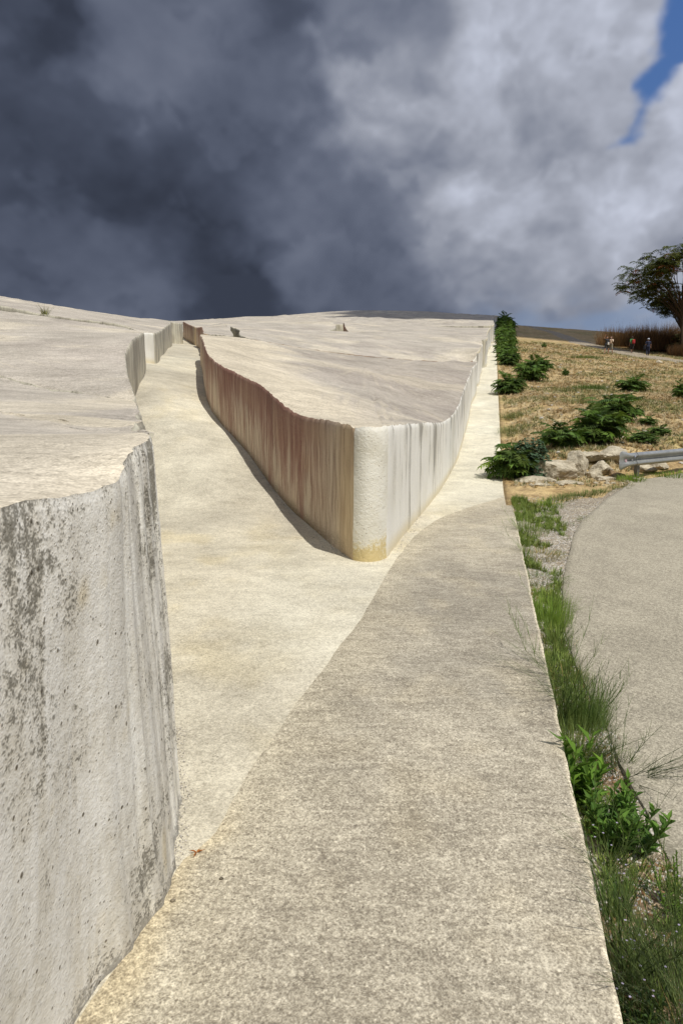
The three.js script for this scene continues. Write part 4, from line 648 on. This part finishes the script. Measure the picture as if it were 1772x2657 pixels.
  for (let i = 0; i < 2200; i++) { const d = 1.6 + r() * 6, x = mix(edge(d) + .01, roadEdge(d), r() ** 1.3), b = fbm(x * 2.5, d * 2.5, 4, 2); if (b < .5 + .1 * sm(4.5, 7.5, d)) continue; const s = .014 + .03 * r(); L.push([[x, ground(x, d) + .016, -d], r() * 6, s, mixc([.20, .085, .035], [.32, .21, .10], r()), (r() - .5) * .8]); }
  inst('leaf_litter', 'rust-brown dead leaves lying in the gravel strip', 'leaf litter', lg, new THREE.MeshStandardMaterial({ roughness: .9 }), L);
  // dry and green grass of the field
  const tuft = (seed, n, spread) => { const q = rng(seed), vb = new VB(); for (let i = 0; i < n; i++) { const a = q() * 6.283, d = V(Math.cos(a) * spread * q(), 1, Math.sin(a) * spread * q()).normalize(); vb.blade(V(Math.cos(a) * .3 * q(), -.05, Math.sin(a) * .3 * q()), d, .5 + .6 * q(), .09, .8 * q(), [1, 1, 1], 2); } const g = vb.geo(); g.deleteAttribute('color'); return g; };
  const gm = new THREE.MeshStandardMaterial({ roughness: 1 });
  L = []; const L2 = [];
  for (let i = 0; i < 60000; i++) {
    const d = 14.6 + Math.pow(r(), 1.35) * 66, x = edge(d) + .08 + r() * (d * .42 + 3), rail = 16.3 + Math.max(0, x - 6.6) * .75; if (d < rail && (x > 6.6 || r() < .72)) continue;
    const tr = Math.abs(x - interp([60, 65, 68, 72, 77, 84], [44, 31.4, 30.2, 29.8, 30, 29.6], d)); if (d > 60 && tr < 2) continue;
    const a = fbm(x * .35, d * .35, 4, 1), b = fbm(x * 1.3 + 5, d * 1.3, 3, 2), c = fbm(x * .9, d * .9, 3, 3), s = (.05 + .09 * r()) * (1 + d * .012); if (c < .42 && r() < .7) continue;
    if (a > .52 && r() < .55) L2.push([[x, ground(x, d), -d], r() * 6, [s * 1.1, s * (.7 + .6 * r()), s * 1.1], vary(mixc([.13, .17, .055], [.27, .27, .11], r()), r)]);
    else L.push([[x, ground(x, d), -d], r() * 6, [s * 1.3, s * (.5 + .7 * r()), s * 1.3], vary(mixc([.52, .44, .27], [.41, .32, .18], sm(.4, .65, b)), r)]);
  }
  const S = []; for (let i = 0; i < 3600; i++) { const d = 1.5 + Math.pow(r(), .9) * 11.5, e0 = edge(d), x1 = Math.min(roadEdge(d) - .02, e0 + .75), x = mix(e0 + .01, x1, r() ** 1.5), k = fbm(x * 3, d * 1.8 + 4, 3, 1); if (k < .54 + .04 * sm(5, 7, d)) continue; const s = (.03 + .08 * r()) * (d < 5 ? .8 : 1.1); S.push([[x, ground(x, d) + .012, -d], r() * 6, [s, s * (.7 + .9 * r()), s], vary(mixc([.10, .16, .025], [.26, .32, .07], r()), r)]); }
  inst('strip_growth', 'thin low green growth between the weeds of the strip', 'ground cover', tuft(68, 14, 1.1), gm, S);
  inst('dry_grass', 'short dry golden grass covering the field', 'grass', tuft(61, 9, 1.2), gm, L);
  inst('green_growth', 'thin green growth in patches over the dry field', 'grass', tuft(62, 10, 1.0), gm, L2);
  // the two flat green patches
  const mat = (label, x, d, R, seed) => clump('grass_patch', label, 'grass patch', onG(x, d), { n: 900, h: .3, w: .02, R, spread: .9, col: [.06, .12, .03], other: [.14, .22, .06], seed });
  mat('vivid green low grass patch in the lower middle of the field', 12.7, 35.6, 1.0, 63); mat('vivid green low grass patch nearest the four walkers', 20.3, 59.5, 1.7, 64);
  for (const [x, d, R, s, l] of [[5.6, 22.5, .5, 65, 'greyish-green tuft in the field right of the concrete, left of the big bushes'], [6.4, 25.5, .55, 66, 'pale green tuft in the field, farther up from the greyish one'], [9.2, 27, .6, 67, 'thin green tuft above the bush behind the largest one'], [11.2, 27.5, .6, 68, 'pale green tuft in the right half of the lower field'], [10.6, 33, .6, 69, 'thin tuft left of the spreading dark bush']]) clump('weed', l, 'weed', onG(x, d), { n: 260, h: .35, w: .014, R, spread: .9, col: [.12, .15, .06], other: [.22, .24, .1], seed: s });
}
// small things lying on the concrete
{
  const pb = (label, x, d, s, seed, c) => { const o = part('pebble', rockGeo(seed, ...s, 2), M.rock); o.position.set(x, T(x, d) + .012, -d); o.material = M.rock.clone(); o.material.color = new THREE.Color(...c); return tag(o, label, 'pebble'); };
  pb('dark flat pebble alone on the grey pour near the left wall', -.47, 2.42, [.013, .006, .009], 41, [.22, .21, .2]);
  pb('grey pebble on the seam by the corner of the left wall', -.63, 2.3, [.012, .006, .008], 42, [.4, .38, .36]);
  const lf = new VB(), r = rng(44); for (let i = 0; i < 7; i++) { const a = r() * 6.28, d = V(Math.cos(a), .3 + r() * .6, Math.sin(a)).normalize(); lf.leaf(V(0, .004, 0), d, V(-d.z, 0, d.x).normalize(), .018 + .02 * r(), .008, vary([.34, .13, .03], r), .3); }
  const o = part('dead_leaf', lf.geo(), M.grass); o.position.set(-.60, .005, -2.58); tag(o, 'curled orange dead leaf caught at the corner of the left wall', 'leaf');
  const c1 = rock('pale stone chip on the joint between the far left blocks', -9.9, 23.75, 0, [.28, .1, .14], .2, 45, 'stone'); c1.position.y = 4.62; const c2 = rock('second stone chip on the joint between the far left blocks, right of the pale one', -9.3, 23.6, 0, [.22, .09, .12], .7, 46, 'stone'); c2.position.y = 4.58;
}

// ---------- guardrail ----------
{
  const o = thing('guardrail', 'galvanised guardrail with fishtail end carrying three small stickers, by the road', 'guardrail', onG(6.38, 15.6));
  const base = o.position.clone(), cv = new THREE.CatmullRomCurve3([V(6.30, 0, -15.52), V(6.9, 0, -15.9), V(8.35, 0, -16.75), V(10.4, 0, -18.1), V(13.5, 0, -20.4)]);
  const yb = (x, d) => G(6.4, 15.6) + .46 + .025 * (x - 6.4);
  // W profile: [out from the field side, height]; the face towards the road is +out
  const prof = [[.0, -.155], [.02, -.15], [.06, -.125], [.083, -.105], [.083, -.075], [.06, -.055], [.022, -.028], [.008, 0], [.022, .028], [.06, .055], [.083, .075], [.083, .105], [.06, .125], [.02, .15], [0, .155]];
  const sweep = (t0, t1, m, sx, sy, off = 0) => {                              // closed, 4 mm thick
    const n = prof.length, ring = [...prof.map((p) => [p[0], p[1]]), ...prof.map((p) => [p[0] - .004, p[1]]).reverse()];
    return gridGeo(ring.length + 1, m, (i, j) => { const s = j / (m - 1), t = mix(t0, t1, s), p = cv.getPointAt(t), q = cv.getTangentAt(t), [u, h] = ring[i % ring.length], ox = -q.z * -1, nx = q.z, nz = -q.x; const k = u * sx(s) + off; return { p: [p.x - nx * k - base.x, yb(p.x, -p.z) + h * sy(s) - base.y, p.z - nz * k - base.z], uv: [t * 9, (i % n) / n * .6] }; }, true);
  };
  const L = cv.getLength(), e = .32 / L;
  part('beam', sweep(e, 1, 60, () => 1, () => 1), M.zinc, o);
  const endOf = (s) => Math.sqrt(clamp(1 - Math.pow(1 - clamp(s / .28), 2)));
  part('fishtail_end', sweep(0.0, e * 1.55, 22, (s) => mix(.12, 1.06, sm(0, .75, s)), (s) => (1 + .42 * sm(.8, .1, s)) * (.55 + .45 * endOf(s)), .004), M.zinc, o);
  const at = (t, h, k) => { const p = cv.getPointAt(t), q = cv.getTangentAt(t); return V(p.x - q.z * k - base.x, yb(p.x, -p.z) + h - base.y, p.z + q.x * k - base.z); };
  const ang = (t) => { const q = cv.getTangentAt(t); return Math.atan2(-q.z, q.x); };
  const postM = M.zinc.clone(); postM.color = new THREE.Color(.30, .29, .27);
  for (const t of [.085, .36, .63, .9]) {
    const c = at(t, 0, -.075), b = new THREE.BoxGeometry(.006, .72, .08), f1 = new THREE.BoxGeometry(.09, .72, .006), f2 = f1.clone(); b.translate(-.042, -.24, .035); f1.translate(0, -.24, .0745); f2.translate(0, -.24, -.0045);
    const p = part('post', mergeGeometries([b, f1, f2]), postM, o); p.position.copy(c); p.rotation.y = ang(t);
    const bolt = part('bolt', new THREE.SphereGeometry(.017, 10, 6), M.zinc, o); bolt.scale.set(1, 1, .5); bolt.position.copy(at(t, 0, .016)); bolt.rotation.y = ang(t);
  }
  for (const h of [.1, .045, -.045, -.1]) { const bolt = part('bolt', new THREE.SphereGeometry(.012, 8, 6), M.zinc, o); bolt.position.copy(at(e * 1.35, h, Math.abs(h) > .07 ? .092 : .07)); }
  const disc = (col, r0) => new THREE.CylinderGeometry(r0, r0, .002, 20).rotateX(Math.PI / 2), put = (geo, mat, t, h, k, lab) => { const m = part('sticker', geo, mat, o); m.position.copy(at(t, h, k)); m.rotation.y = ang(t); m.userData.label = lab; return m; };
  const s1 = put(disc(0, .032), plain(.03, .07, .25, .5), .052, .088, .098, 'round blue sticker'); { const w = part('print', new THREE.TorusGeometry(.02, .005, 6, 18), plain(.75, .78, .8, .5), s1); w.position.z = .001; }
  put(new THREE.BoxGeometry(.055, .065, .002), plain(.8, .8, .78, .5), .052, -.012, .03, 'square white sticker');
  { const s3 = put(disc(0, .036), plain(.75, .72, .72, .5), .025, -.01, .03, 'round white sticker with pink rim'); const w = part('print', new THREE.TorusGeometry(.027, .006, 6, 18), plain(.5, .16, .2, .5), s3); w.position.z = .001; }
  const wire = new THREE.CatmullRomCurve3([at(.066, .17, .02), at(.066, .10, .1), at(.064, .03, .055), at(.067, -.03, .05), at(.065, -.1, .1), at(.067, -.17, .01)]);
  part('wire', new THREE.TubeGeometry(wire, 24, .004, 5), plain(.03, .03, .03, .6), o).userData.label = 'black wire tied round the beam';
}

// ---------- tree, brush ----------
{
  const r = rng(90), X = 36.4, D = 75, o = thing('tree', 'dark spreading tree with russet seed clusters at the right edge', 'tree', onG(X, D, -.3)), tr = new VB(), lf = new VB(), bk = [.30, .25, .20];
  const fork = V(-.1, 2.6, 0); tr.tube(V(.1, -.4, 0), V(0, 1.2, 0), .24, .2, bk, 9); tr.tube(V(0, 1.2, 0), fork, .2, .17, bk, 9);
  tr.tube(fork, V(-.35, 7.8, 0), .15, .07, bk, 8);
  const lobes = [];                                                        // leaf clumps: layered, uneven, with sky between
  for (let i = 0; i < 58; i++) { const a = i * 2.4 + r() * .7, v = -1.1 + 2.08 * ((i * .618) % 1), q = (v > -.4 ? Math.sqrt(Math.max(0, 1 - ((v + .4) / 1.5) ** 2)) : 1 - .35 * (-.4 - v)) * (.45 + .62 * r()); lobes.push([V(Math.cos(a) * q * 5.8 + .5, 8.3 + v * 4.9, Math.sin(a) * q * 5.2), .85 + .75 * r()]); }
  for (const [c, R] of lobes) {
    const f0 = V(-.1 - .04 * (c.y - 4), clamp(c.y * .62 - .6, 1.6, 7.4), 0), mid = f0.clone().lerp(c, .45).add(V((r() - .5) * .9, .3 + r() * .5, (r() - .5) * .9)); tr.tube(f0, mid, .06, .04, vary(bk, r), 6); tr.tube(mid, c, .04, .018, vary(bk, r), 5);
    const tone = mixc([.06, .085, .014], [.13, .155, .03], r()), twigs = Math.round(13 * R);
    for (let k = 0; k < twigs; k++) {
      const d = V(r() - .5, (r() - .5) * .62, r() - .5).normalize(), e = c.clone().addScaledVector(d, R * (.5 + .6 * r())); tr.tube(c, e, .02, .008, vary(bk, r), 4);
      const red = r() < .06;
      for (let m = 0; m < 4; m++) { const a = r() * 6.283; lf.frond(e, V(Math.cos(a), -.1 + .7 * r(), Math.sin(a)), .45 + .4 * r(), 4, .27, red ? vary([.26, .10, .035], r) : vary(tone, r, .4), r, 1.2); }
    }
  }
  part('trunk', tr.geo(), M.bark, o); fineMass(part('crown', lf.geo(), M.leaf, o));
  // dry brown brush below and behind it, with bare stalks
  const dry = (name, label, x, d, R, h, n, seed, col, other) => { const b = clump(name, label, 'dry brush', onG(x, d), { n, h, w: .05, R, spread: .5, col, other, seed, bend: .5, stalks: 40, sh: h * 1.35, branch: 4 }); return b; };
  const spots = [[34.0, 84, 3.2, 2.4, 'russet dry brush at the left end of the thicket behind the walkers'], [38.0, 84, 3.2, 3.0, 'russet dry brush in the middle of the thicket behind the walkers'], [42.0, 84, 3.4, 3.2, 'russet dry brush at the right end of the thicket, behind the tree'], [35.0, 79.5, 2.2, 2.3, 'dark brown brush left of the tree trunk, near the walkers'], [38.5, 79, 2.6, 2.6, 'dark brown brush round the tree trunk'], [36.5, 73.4, 2.0, 1.5, 'low dark brush in front of the tree'], [39.5, 71.6, 2.2, 1.6, 'low dark brush at the right edge in front of the tree']];
  spots.forEach(([x, d, R, h, l], i) => dry('dry_brush', l, x, d, R, h, 2600, 100 + i, i < 3 ? [.18, .11, .055] : [.08, .05, .03], i < 3 ? [.30, .20, .10] : [.17, .105, .055]));
  featherBush('small_bush', 'olive bush with yellowing leaves below the tree, right edge', 'bush', onG(37.6, 77), { r: 1.6, h: 3.0, n: 90, ll: .32, seed: 120, col: [.07, .08, .02], other: [.16, .15, .04] });
}

// ---------- people ----------
function fieldMesh(prims, c, half, res, k, clip) {                             // tapered capsules joined smoothly, meshed
  const mc = new MarchingCubes(res, new THREE.MeshStandardMaterial(), false, false, 60000), n = res, F = new Float32Array(n * n * n).fill(1), h = res / 2, s = half / h, at = (i) => (i - h) * s;
  for (const [a, b, ra, rb] of prims) {
    const m = Math.max(ra, rb) + k * 1.5 + s, lo = [0, 1, 2].map((q) => Math.max(0, Math.floor((Math.min(a[q], b[q]) - m - c[q]) / s + h))), hi = [0, 1, 2].map((q) => Math.min(n - 1, Math.ceil((Math.max(a[q], b[q]) + m - c[q]) / s + h)));
    const d = [b[0] - a[0], b[1] - a[1], b[2] - a[2]], L = d[0] * d[0] + d[1] * d[1] + d[2] * d[2] || 1e-9;
    for (let z = lo[2]; z <= hi[2]; z++) for (let y = lo[1]; y <= hi[1]; y++) for (let x = lo[0]; x <= hi[0]; x++) {
      const px = at(x) + c[0] - a[0], py = at(y) + c[1] - a[1], pz = at(z) + c[2] - a[2], t = clamp((px * d[0] + py * d[1] + pz * d[2]) / L), v = Math.hypot(px - d[0] * t, py - d[1] * t, pz - d[2] * t) - mix(ra, rb, t), o = z * n * n + y * n + x, w = F[o], q = Math.max(k - Math.abs(v - w), 0) / k;
      F[o] = Math.min(v, w) - q * q * k * .25;
    }
  }
  for (let z = 0, o = 0; z < n; z++) for (let y = 0; y < n; y++) for (let x = 0; x < n; x++, o++) mc.field[o] = -(clip ? Math.max(F[o], clip(at(x) + c[0], at(y) + c[1], at(z) + c[2])) : F[o]);
  mc.isolation = 0; mc.update();
  const g = new THREE.BufferGeometry(), P = mc.positionArray.slice(0, mc.count * 3); for (let i = 0; i < P.length; i += 3) for (let q = 0; q < 3; q++) P[i + q] = P[i + q] * half + c[q];
  g.setAttribute('position', new THREE.BufferAttribute(P, 3)); g.setAttribute('normal', new THREE.BufferAttribute(mc.normalArray.slice(0, mc.count * 3), 3)); return g;
}
function person(label, pos, turn, { arms, legs = [.10, .02, -.04], skin = [.42, .25, .17], hair = [.05, .03, .02], shirt, sleeves = .55, lower, lowerTo = .5, lean = 0, hat, shoes = [.08, .07, .07] }) {
  const o = thing('person', label, 'person', pos, turn), grow = (l, e) => l.map(([a, b, r, s]) => [a, b, r + e, s + e]);
  const sh = (s) => [s * .185, 1.38, lean * .6], hip = (s) => [s * .095, .9, 0], knee = (s) => [s * (.09 + legs[0] * .5), .49, .03 + s * legs[1]], ank = (s) => [s * (.09 + legs[0]), .085, -.02 + s * legs[2] * 3];
  const torso = [[[0, .93, 0], [0, 1.12, lean * .3], .135, .125], [[0, 1.12, lean * .3], [0, 1.32, lean * .55], .13, .135], [[-.12, 1.36, lean * .6], [.12, 1.36, lean * .6], .075, .075], [[-.07, .93, 0], [.07, .93, -.01], .115, .115]];
  const legP = [-1, 1].flatMap((s) => [[hip(s), knee(s), .088, .058], [knee(s), ank(s), .056, .037]]), footP = [-1, 1].map((s) => [[ank(s)[0], .045, ank(s)[2] - .04], [ank(s)[0] + s * .02, .035, ank(s)[2] + .15], .042, .035]);
  const armP = arms.flatMap(([el, wr], i) => { const s = i ? 1 : -1; return [[sh(s), el, .052, .038], [el, wr, .037, .027]]; });
  const hz = lean * .8, head = [[[0, 1.62, hz - .015], [0, 1.585, hz + .01], .092, .085], [[0, 1.55, hz + .025], [0, 1.535, hz + .04], .066, .058], [[0, 1.585, hz + .095], [0, 1.57, hz + .108], .012, .015], [[-.09, 1.60, hz], [-.092, 1.57, hz], .016, .012], [[.09, 1.60, hz], [.092, 1.57, hz], .016, .012]], neck = [[[0, 1.38, lean * .65], [0, 1.54, hz - .01], .055, .052]];
  const bodyG = fieldMesh([...torso, ...legP, ...footP, ...armP, ...neck, ...head], [0, .95, 0], 1.05, 96, .035), hands = [];
  arms.forEach(([el, wr], i) => {                                              // palm, four unequal bent fingers and a thumb
    const s = i ? 1 : -1, a = V(...wr), d = a.clone().sub(V(...el)).normalize(), u = V(0, 0, 1).cross(d).normalize(), w = d.clone().cross(u), pt = (f, g, h) => a.clone().addScaledVector(d, f).addScaledVector(u, g).addScaledVector(w, h).toArray();
    const l = [[pt(-.02, 0, 0), pt(.03, 0, 0), .027, .026]]; for (let f = 0; f < 4; f++) { const y = (f - 1.5) * .019, ln = [.062, .074, .07, .054][f]; l.push([pt(.02, y * .8, 0), pt(.075, y, 0), .014, .0115], [pt(.075, y, 0), pt(.075 + ln * .5, y, .012), .0095, .009], [pt(.075 + ln * .5, y, .012), pt(.075 + ln * .8, y, .032), .009, .0075]); }
    l.push([pt(.015, -.02, 0), pt(.05, -.048, .012), .014, .011], [pt(.05, -.048, .012), pt(.085, -.052, .026), .0105, .009]);
    hands.push(fieldMesh(l, pt(.05, 0, 0), .12, 56, .008));
  });
  part('body', mergeGeometries([bodyG, ...hands]), plain(...skin, .7), o);
  part('hair', fieldMesh(grow(head.slice(0, 1), .016), [0, 1.6, hz], .16, 40, .02, (x, y, z) => Math.max(1.575 - y + (z - hz) * .9, -1)), plain(...hair, .8), o);
  for (const s of [-1, 1]) { const e = part('eye', new THREE.SphereGeometry(.011, 8, 6), plain(.06, .05, .05, .3), o); e.position.set(s * .033, 1.598, hz + .086); }
  part('shirt', fieldMesh(grow([...torso, ...armP], .014), [0, 1.15, 0], .75, 84, .035, (x, y, z) => Math.max(.90 - y, y - 1.455, Math.min(Math.abs(x) - .2, 1.385 - sleeves * .42 - y, 9) > 0 && Math.abs(x) > .2 ? .05 : -1, Math.min(1, (y > 1.2 - sleeves * .2 || Math.abs(x) < .2 && Math.abs(z - lean * .5) < .2) ? -1 : .05))), plain(...shirt), o);
  part(lowerTo < .2 ? 'trousers' : 'shorts', fieldMesh(grow([torso[0], torso[3], ...legP], .018), [0, .55, 0], .6, 72, .03, (x, y) => Math.max(y - .99, lowerTo - y)), plain(...lower), o);
  part('shoes', fieldMesh(grow(footP, .01), [0, .1, 0], .45, 56, .02), plain(...shoes, .6), o);
  if (hat) part('cap', mergeGeometries([fieldMesh(grow(head.slice(0, 1), .026), [0, 1.62, hz], .17, 36, .02, (x, y) => 1.62 - y), new THREE.CylinderGeometry(.07, .07, .008, 14).scale(1, 1, 1.2).translate(0, 1.63, hz + .11)].map((g) => { const q = g.index ? g.toNonIndexed() : g; q.deleteAttribute('uv'); return q; })), plain(...hat), o);
  return o;
}
{
  const down = [[[-.25, 1.12, -.02], [-.27, .88, .05]], [[.25, 1.12, -.02], [.27, .88, .05]]];
  const p1 = person('person in dark clothes raising one arm high, left of the pair in the field', onG(25.75, 68.1), .25, { arms: [[[-.38, 1.5, .12], [-.36, 1.74, .2]], [[.24, 1.13, .02], [.12, 1.05, .24]]], shirt: [.03, .03, .035], lower: [.035, .035, .04], lowerTo: .55, legs: [.16, .03, -.03], skin: [.48, .28, .19] });
  const p2 = person('person in a cream shirt and khaki shorts holding hands up, right of the pair', onG(26.25, 68.4), -.5, { arms: [[[-.2, 1.2, .2], [-.06, 1.45, .3]], [[.22, 1.2, .2], [.07, 1.46, .3]]], shirt: [.58, .45, .34], lower: [.24, .22, .17], lowerTo: .5, hair: [.14, .07, .04], skin: [.5, .3, .21] });
  const p3 = person('person in a green shirt and dark shorts walking away under a red backpack', onG(30.4, 73.4), Math.PI + .2, { arms: down, shirt: [.08, .25, .08], lower: [.03, .025, .025], lowerTo: .42, lean: .05, legs: [.02, .06, -.05], skin: [.2, .11, .07] });
  const p4 = person('person in dark blue clothes and a pale cap walking away with a black bag', onG(31.0, 70.9), Math.PI - .15, { arms: down, shirt: [.02, .026, .06], lower: [.018, .022, .05], lowerTo: .09, hat: [.5, .53, .6], legs: [.01, .04, -.03] });
  // what they carry is lifted off with its own hands: separate things
  const carried = (name, label, cat, host, lp, make) => { const t = thing(name, label, cat, host.localToWorld(V(...lp)).toArray(), host.rotation.y); make(t); return t; };
  for (const p of [p1, p2, p3, p4]) p.updateMatrixWorld(true);
  carried('backpack', 'red backpack on the back of the person in green', 'backpack', p3, [-.02, 1.02, -.2], (t) => { part('bag', new RoundedBoxGeometry(.3, .42, .17, 3, .06).translate(0, .16, -.02), plain(.42, .03, .03), t); part('pocket', new RoundedBoxGeometry(.22, .18, .06, 3, .025).translate(0, .06, -.12), plain(.3, .02, .03), t); for (const s of [-1, 1]) part('strap', new THREE.TorusGeometry(.15, .015, 6, 16, Math.PI).rotateY(Math.PI / 2).scale(1, 1.1, 1).translate(s * .1, .22, .14), plain(.05, .02, .02), t); });
  carried('shoulder_bag', 'black bag at the left side of the person in dark blue', 'bag', p4, [.34, .62, -.03], (t) => { part('bag', new RoundedBoxGeometry(.14, .42, .36, 3, .05).translate(0, .2, 0), plain(.015, .015, .02), t); part('strap', new THREE.TorusGeometry(.17, .012, 6, 18, Math.PI).rotateY(Math.PI / 2).scale(1, 2, 1).translate(-.04, .38, 0), plain(.02, .02, .02), t); });
  carried('camera', 'small black camera held up by the person in the cream shirt', 'camera', p2, [0, 1.49, .34], (t) => { part('camera_body', new RoundedBoxGeometry(.13, .085, .05, 2, .012), plain(.03, .03, .03, .5), t); part('lens', new THREE.CylinderGeometry(.03, .034, .06, 16).rotateX(Math.PI / 2).translate(0, 0, .05), plain(.02, .02, .02, .3), t); });
  carried('white_bag', 'white bag held against the person raising one arm', 'bag', p1, [.05, .98, .2], (t) => { part('bag', new RoundedBoxGeometry(.2, .22, .1, 3, .035), plain(.75, .75, .74), t); part('handle', new THREE.TorusGeometry(.06, .009, 6, 14, Math.PI).translate(0, .1, 0), plain(.6, .6, .6), t); });
}

// ---------- the cloud, out of the frame overhead, that puts the hilltop in shade ----------
{
  const parts = []; const r = rng(140);
  const g = new THREE.IcosahedronGeometry(1, 40), p = g.attributes.position, q = V(0, 0, 0);
  for (let i = 0; i < p.count; i++) { q.fromBufferAttribute(p, i).normalize(); const f = 1 + (fbm3(q.x * 2.2 + 4, q.y * 2.2, q.z * 2.2, 5, 1) - .5) * .55; p.setXYZ(i, q.x * f * 62, (q.y > 0 ? q.y * 1.6 : q.y * .6) * f * 16, q.z * f * 40); }
  const m = mergeVertices(g, 1e-3); m.computeVertexNormals();
  const c = part('cloud', m, plain(.85, .86, .88, 1)); c.position.copy(V(62, 13, -122).addScaledVector(SUN, 430)); tag(c, 'storm cloud high overhead whose shadow covers the hilltop', 'cloud');
}
renderer.render(scene, camera);
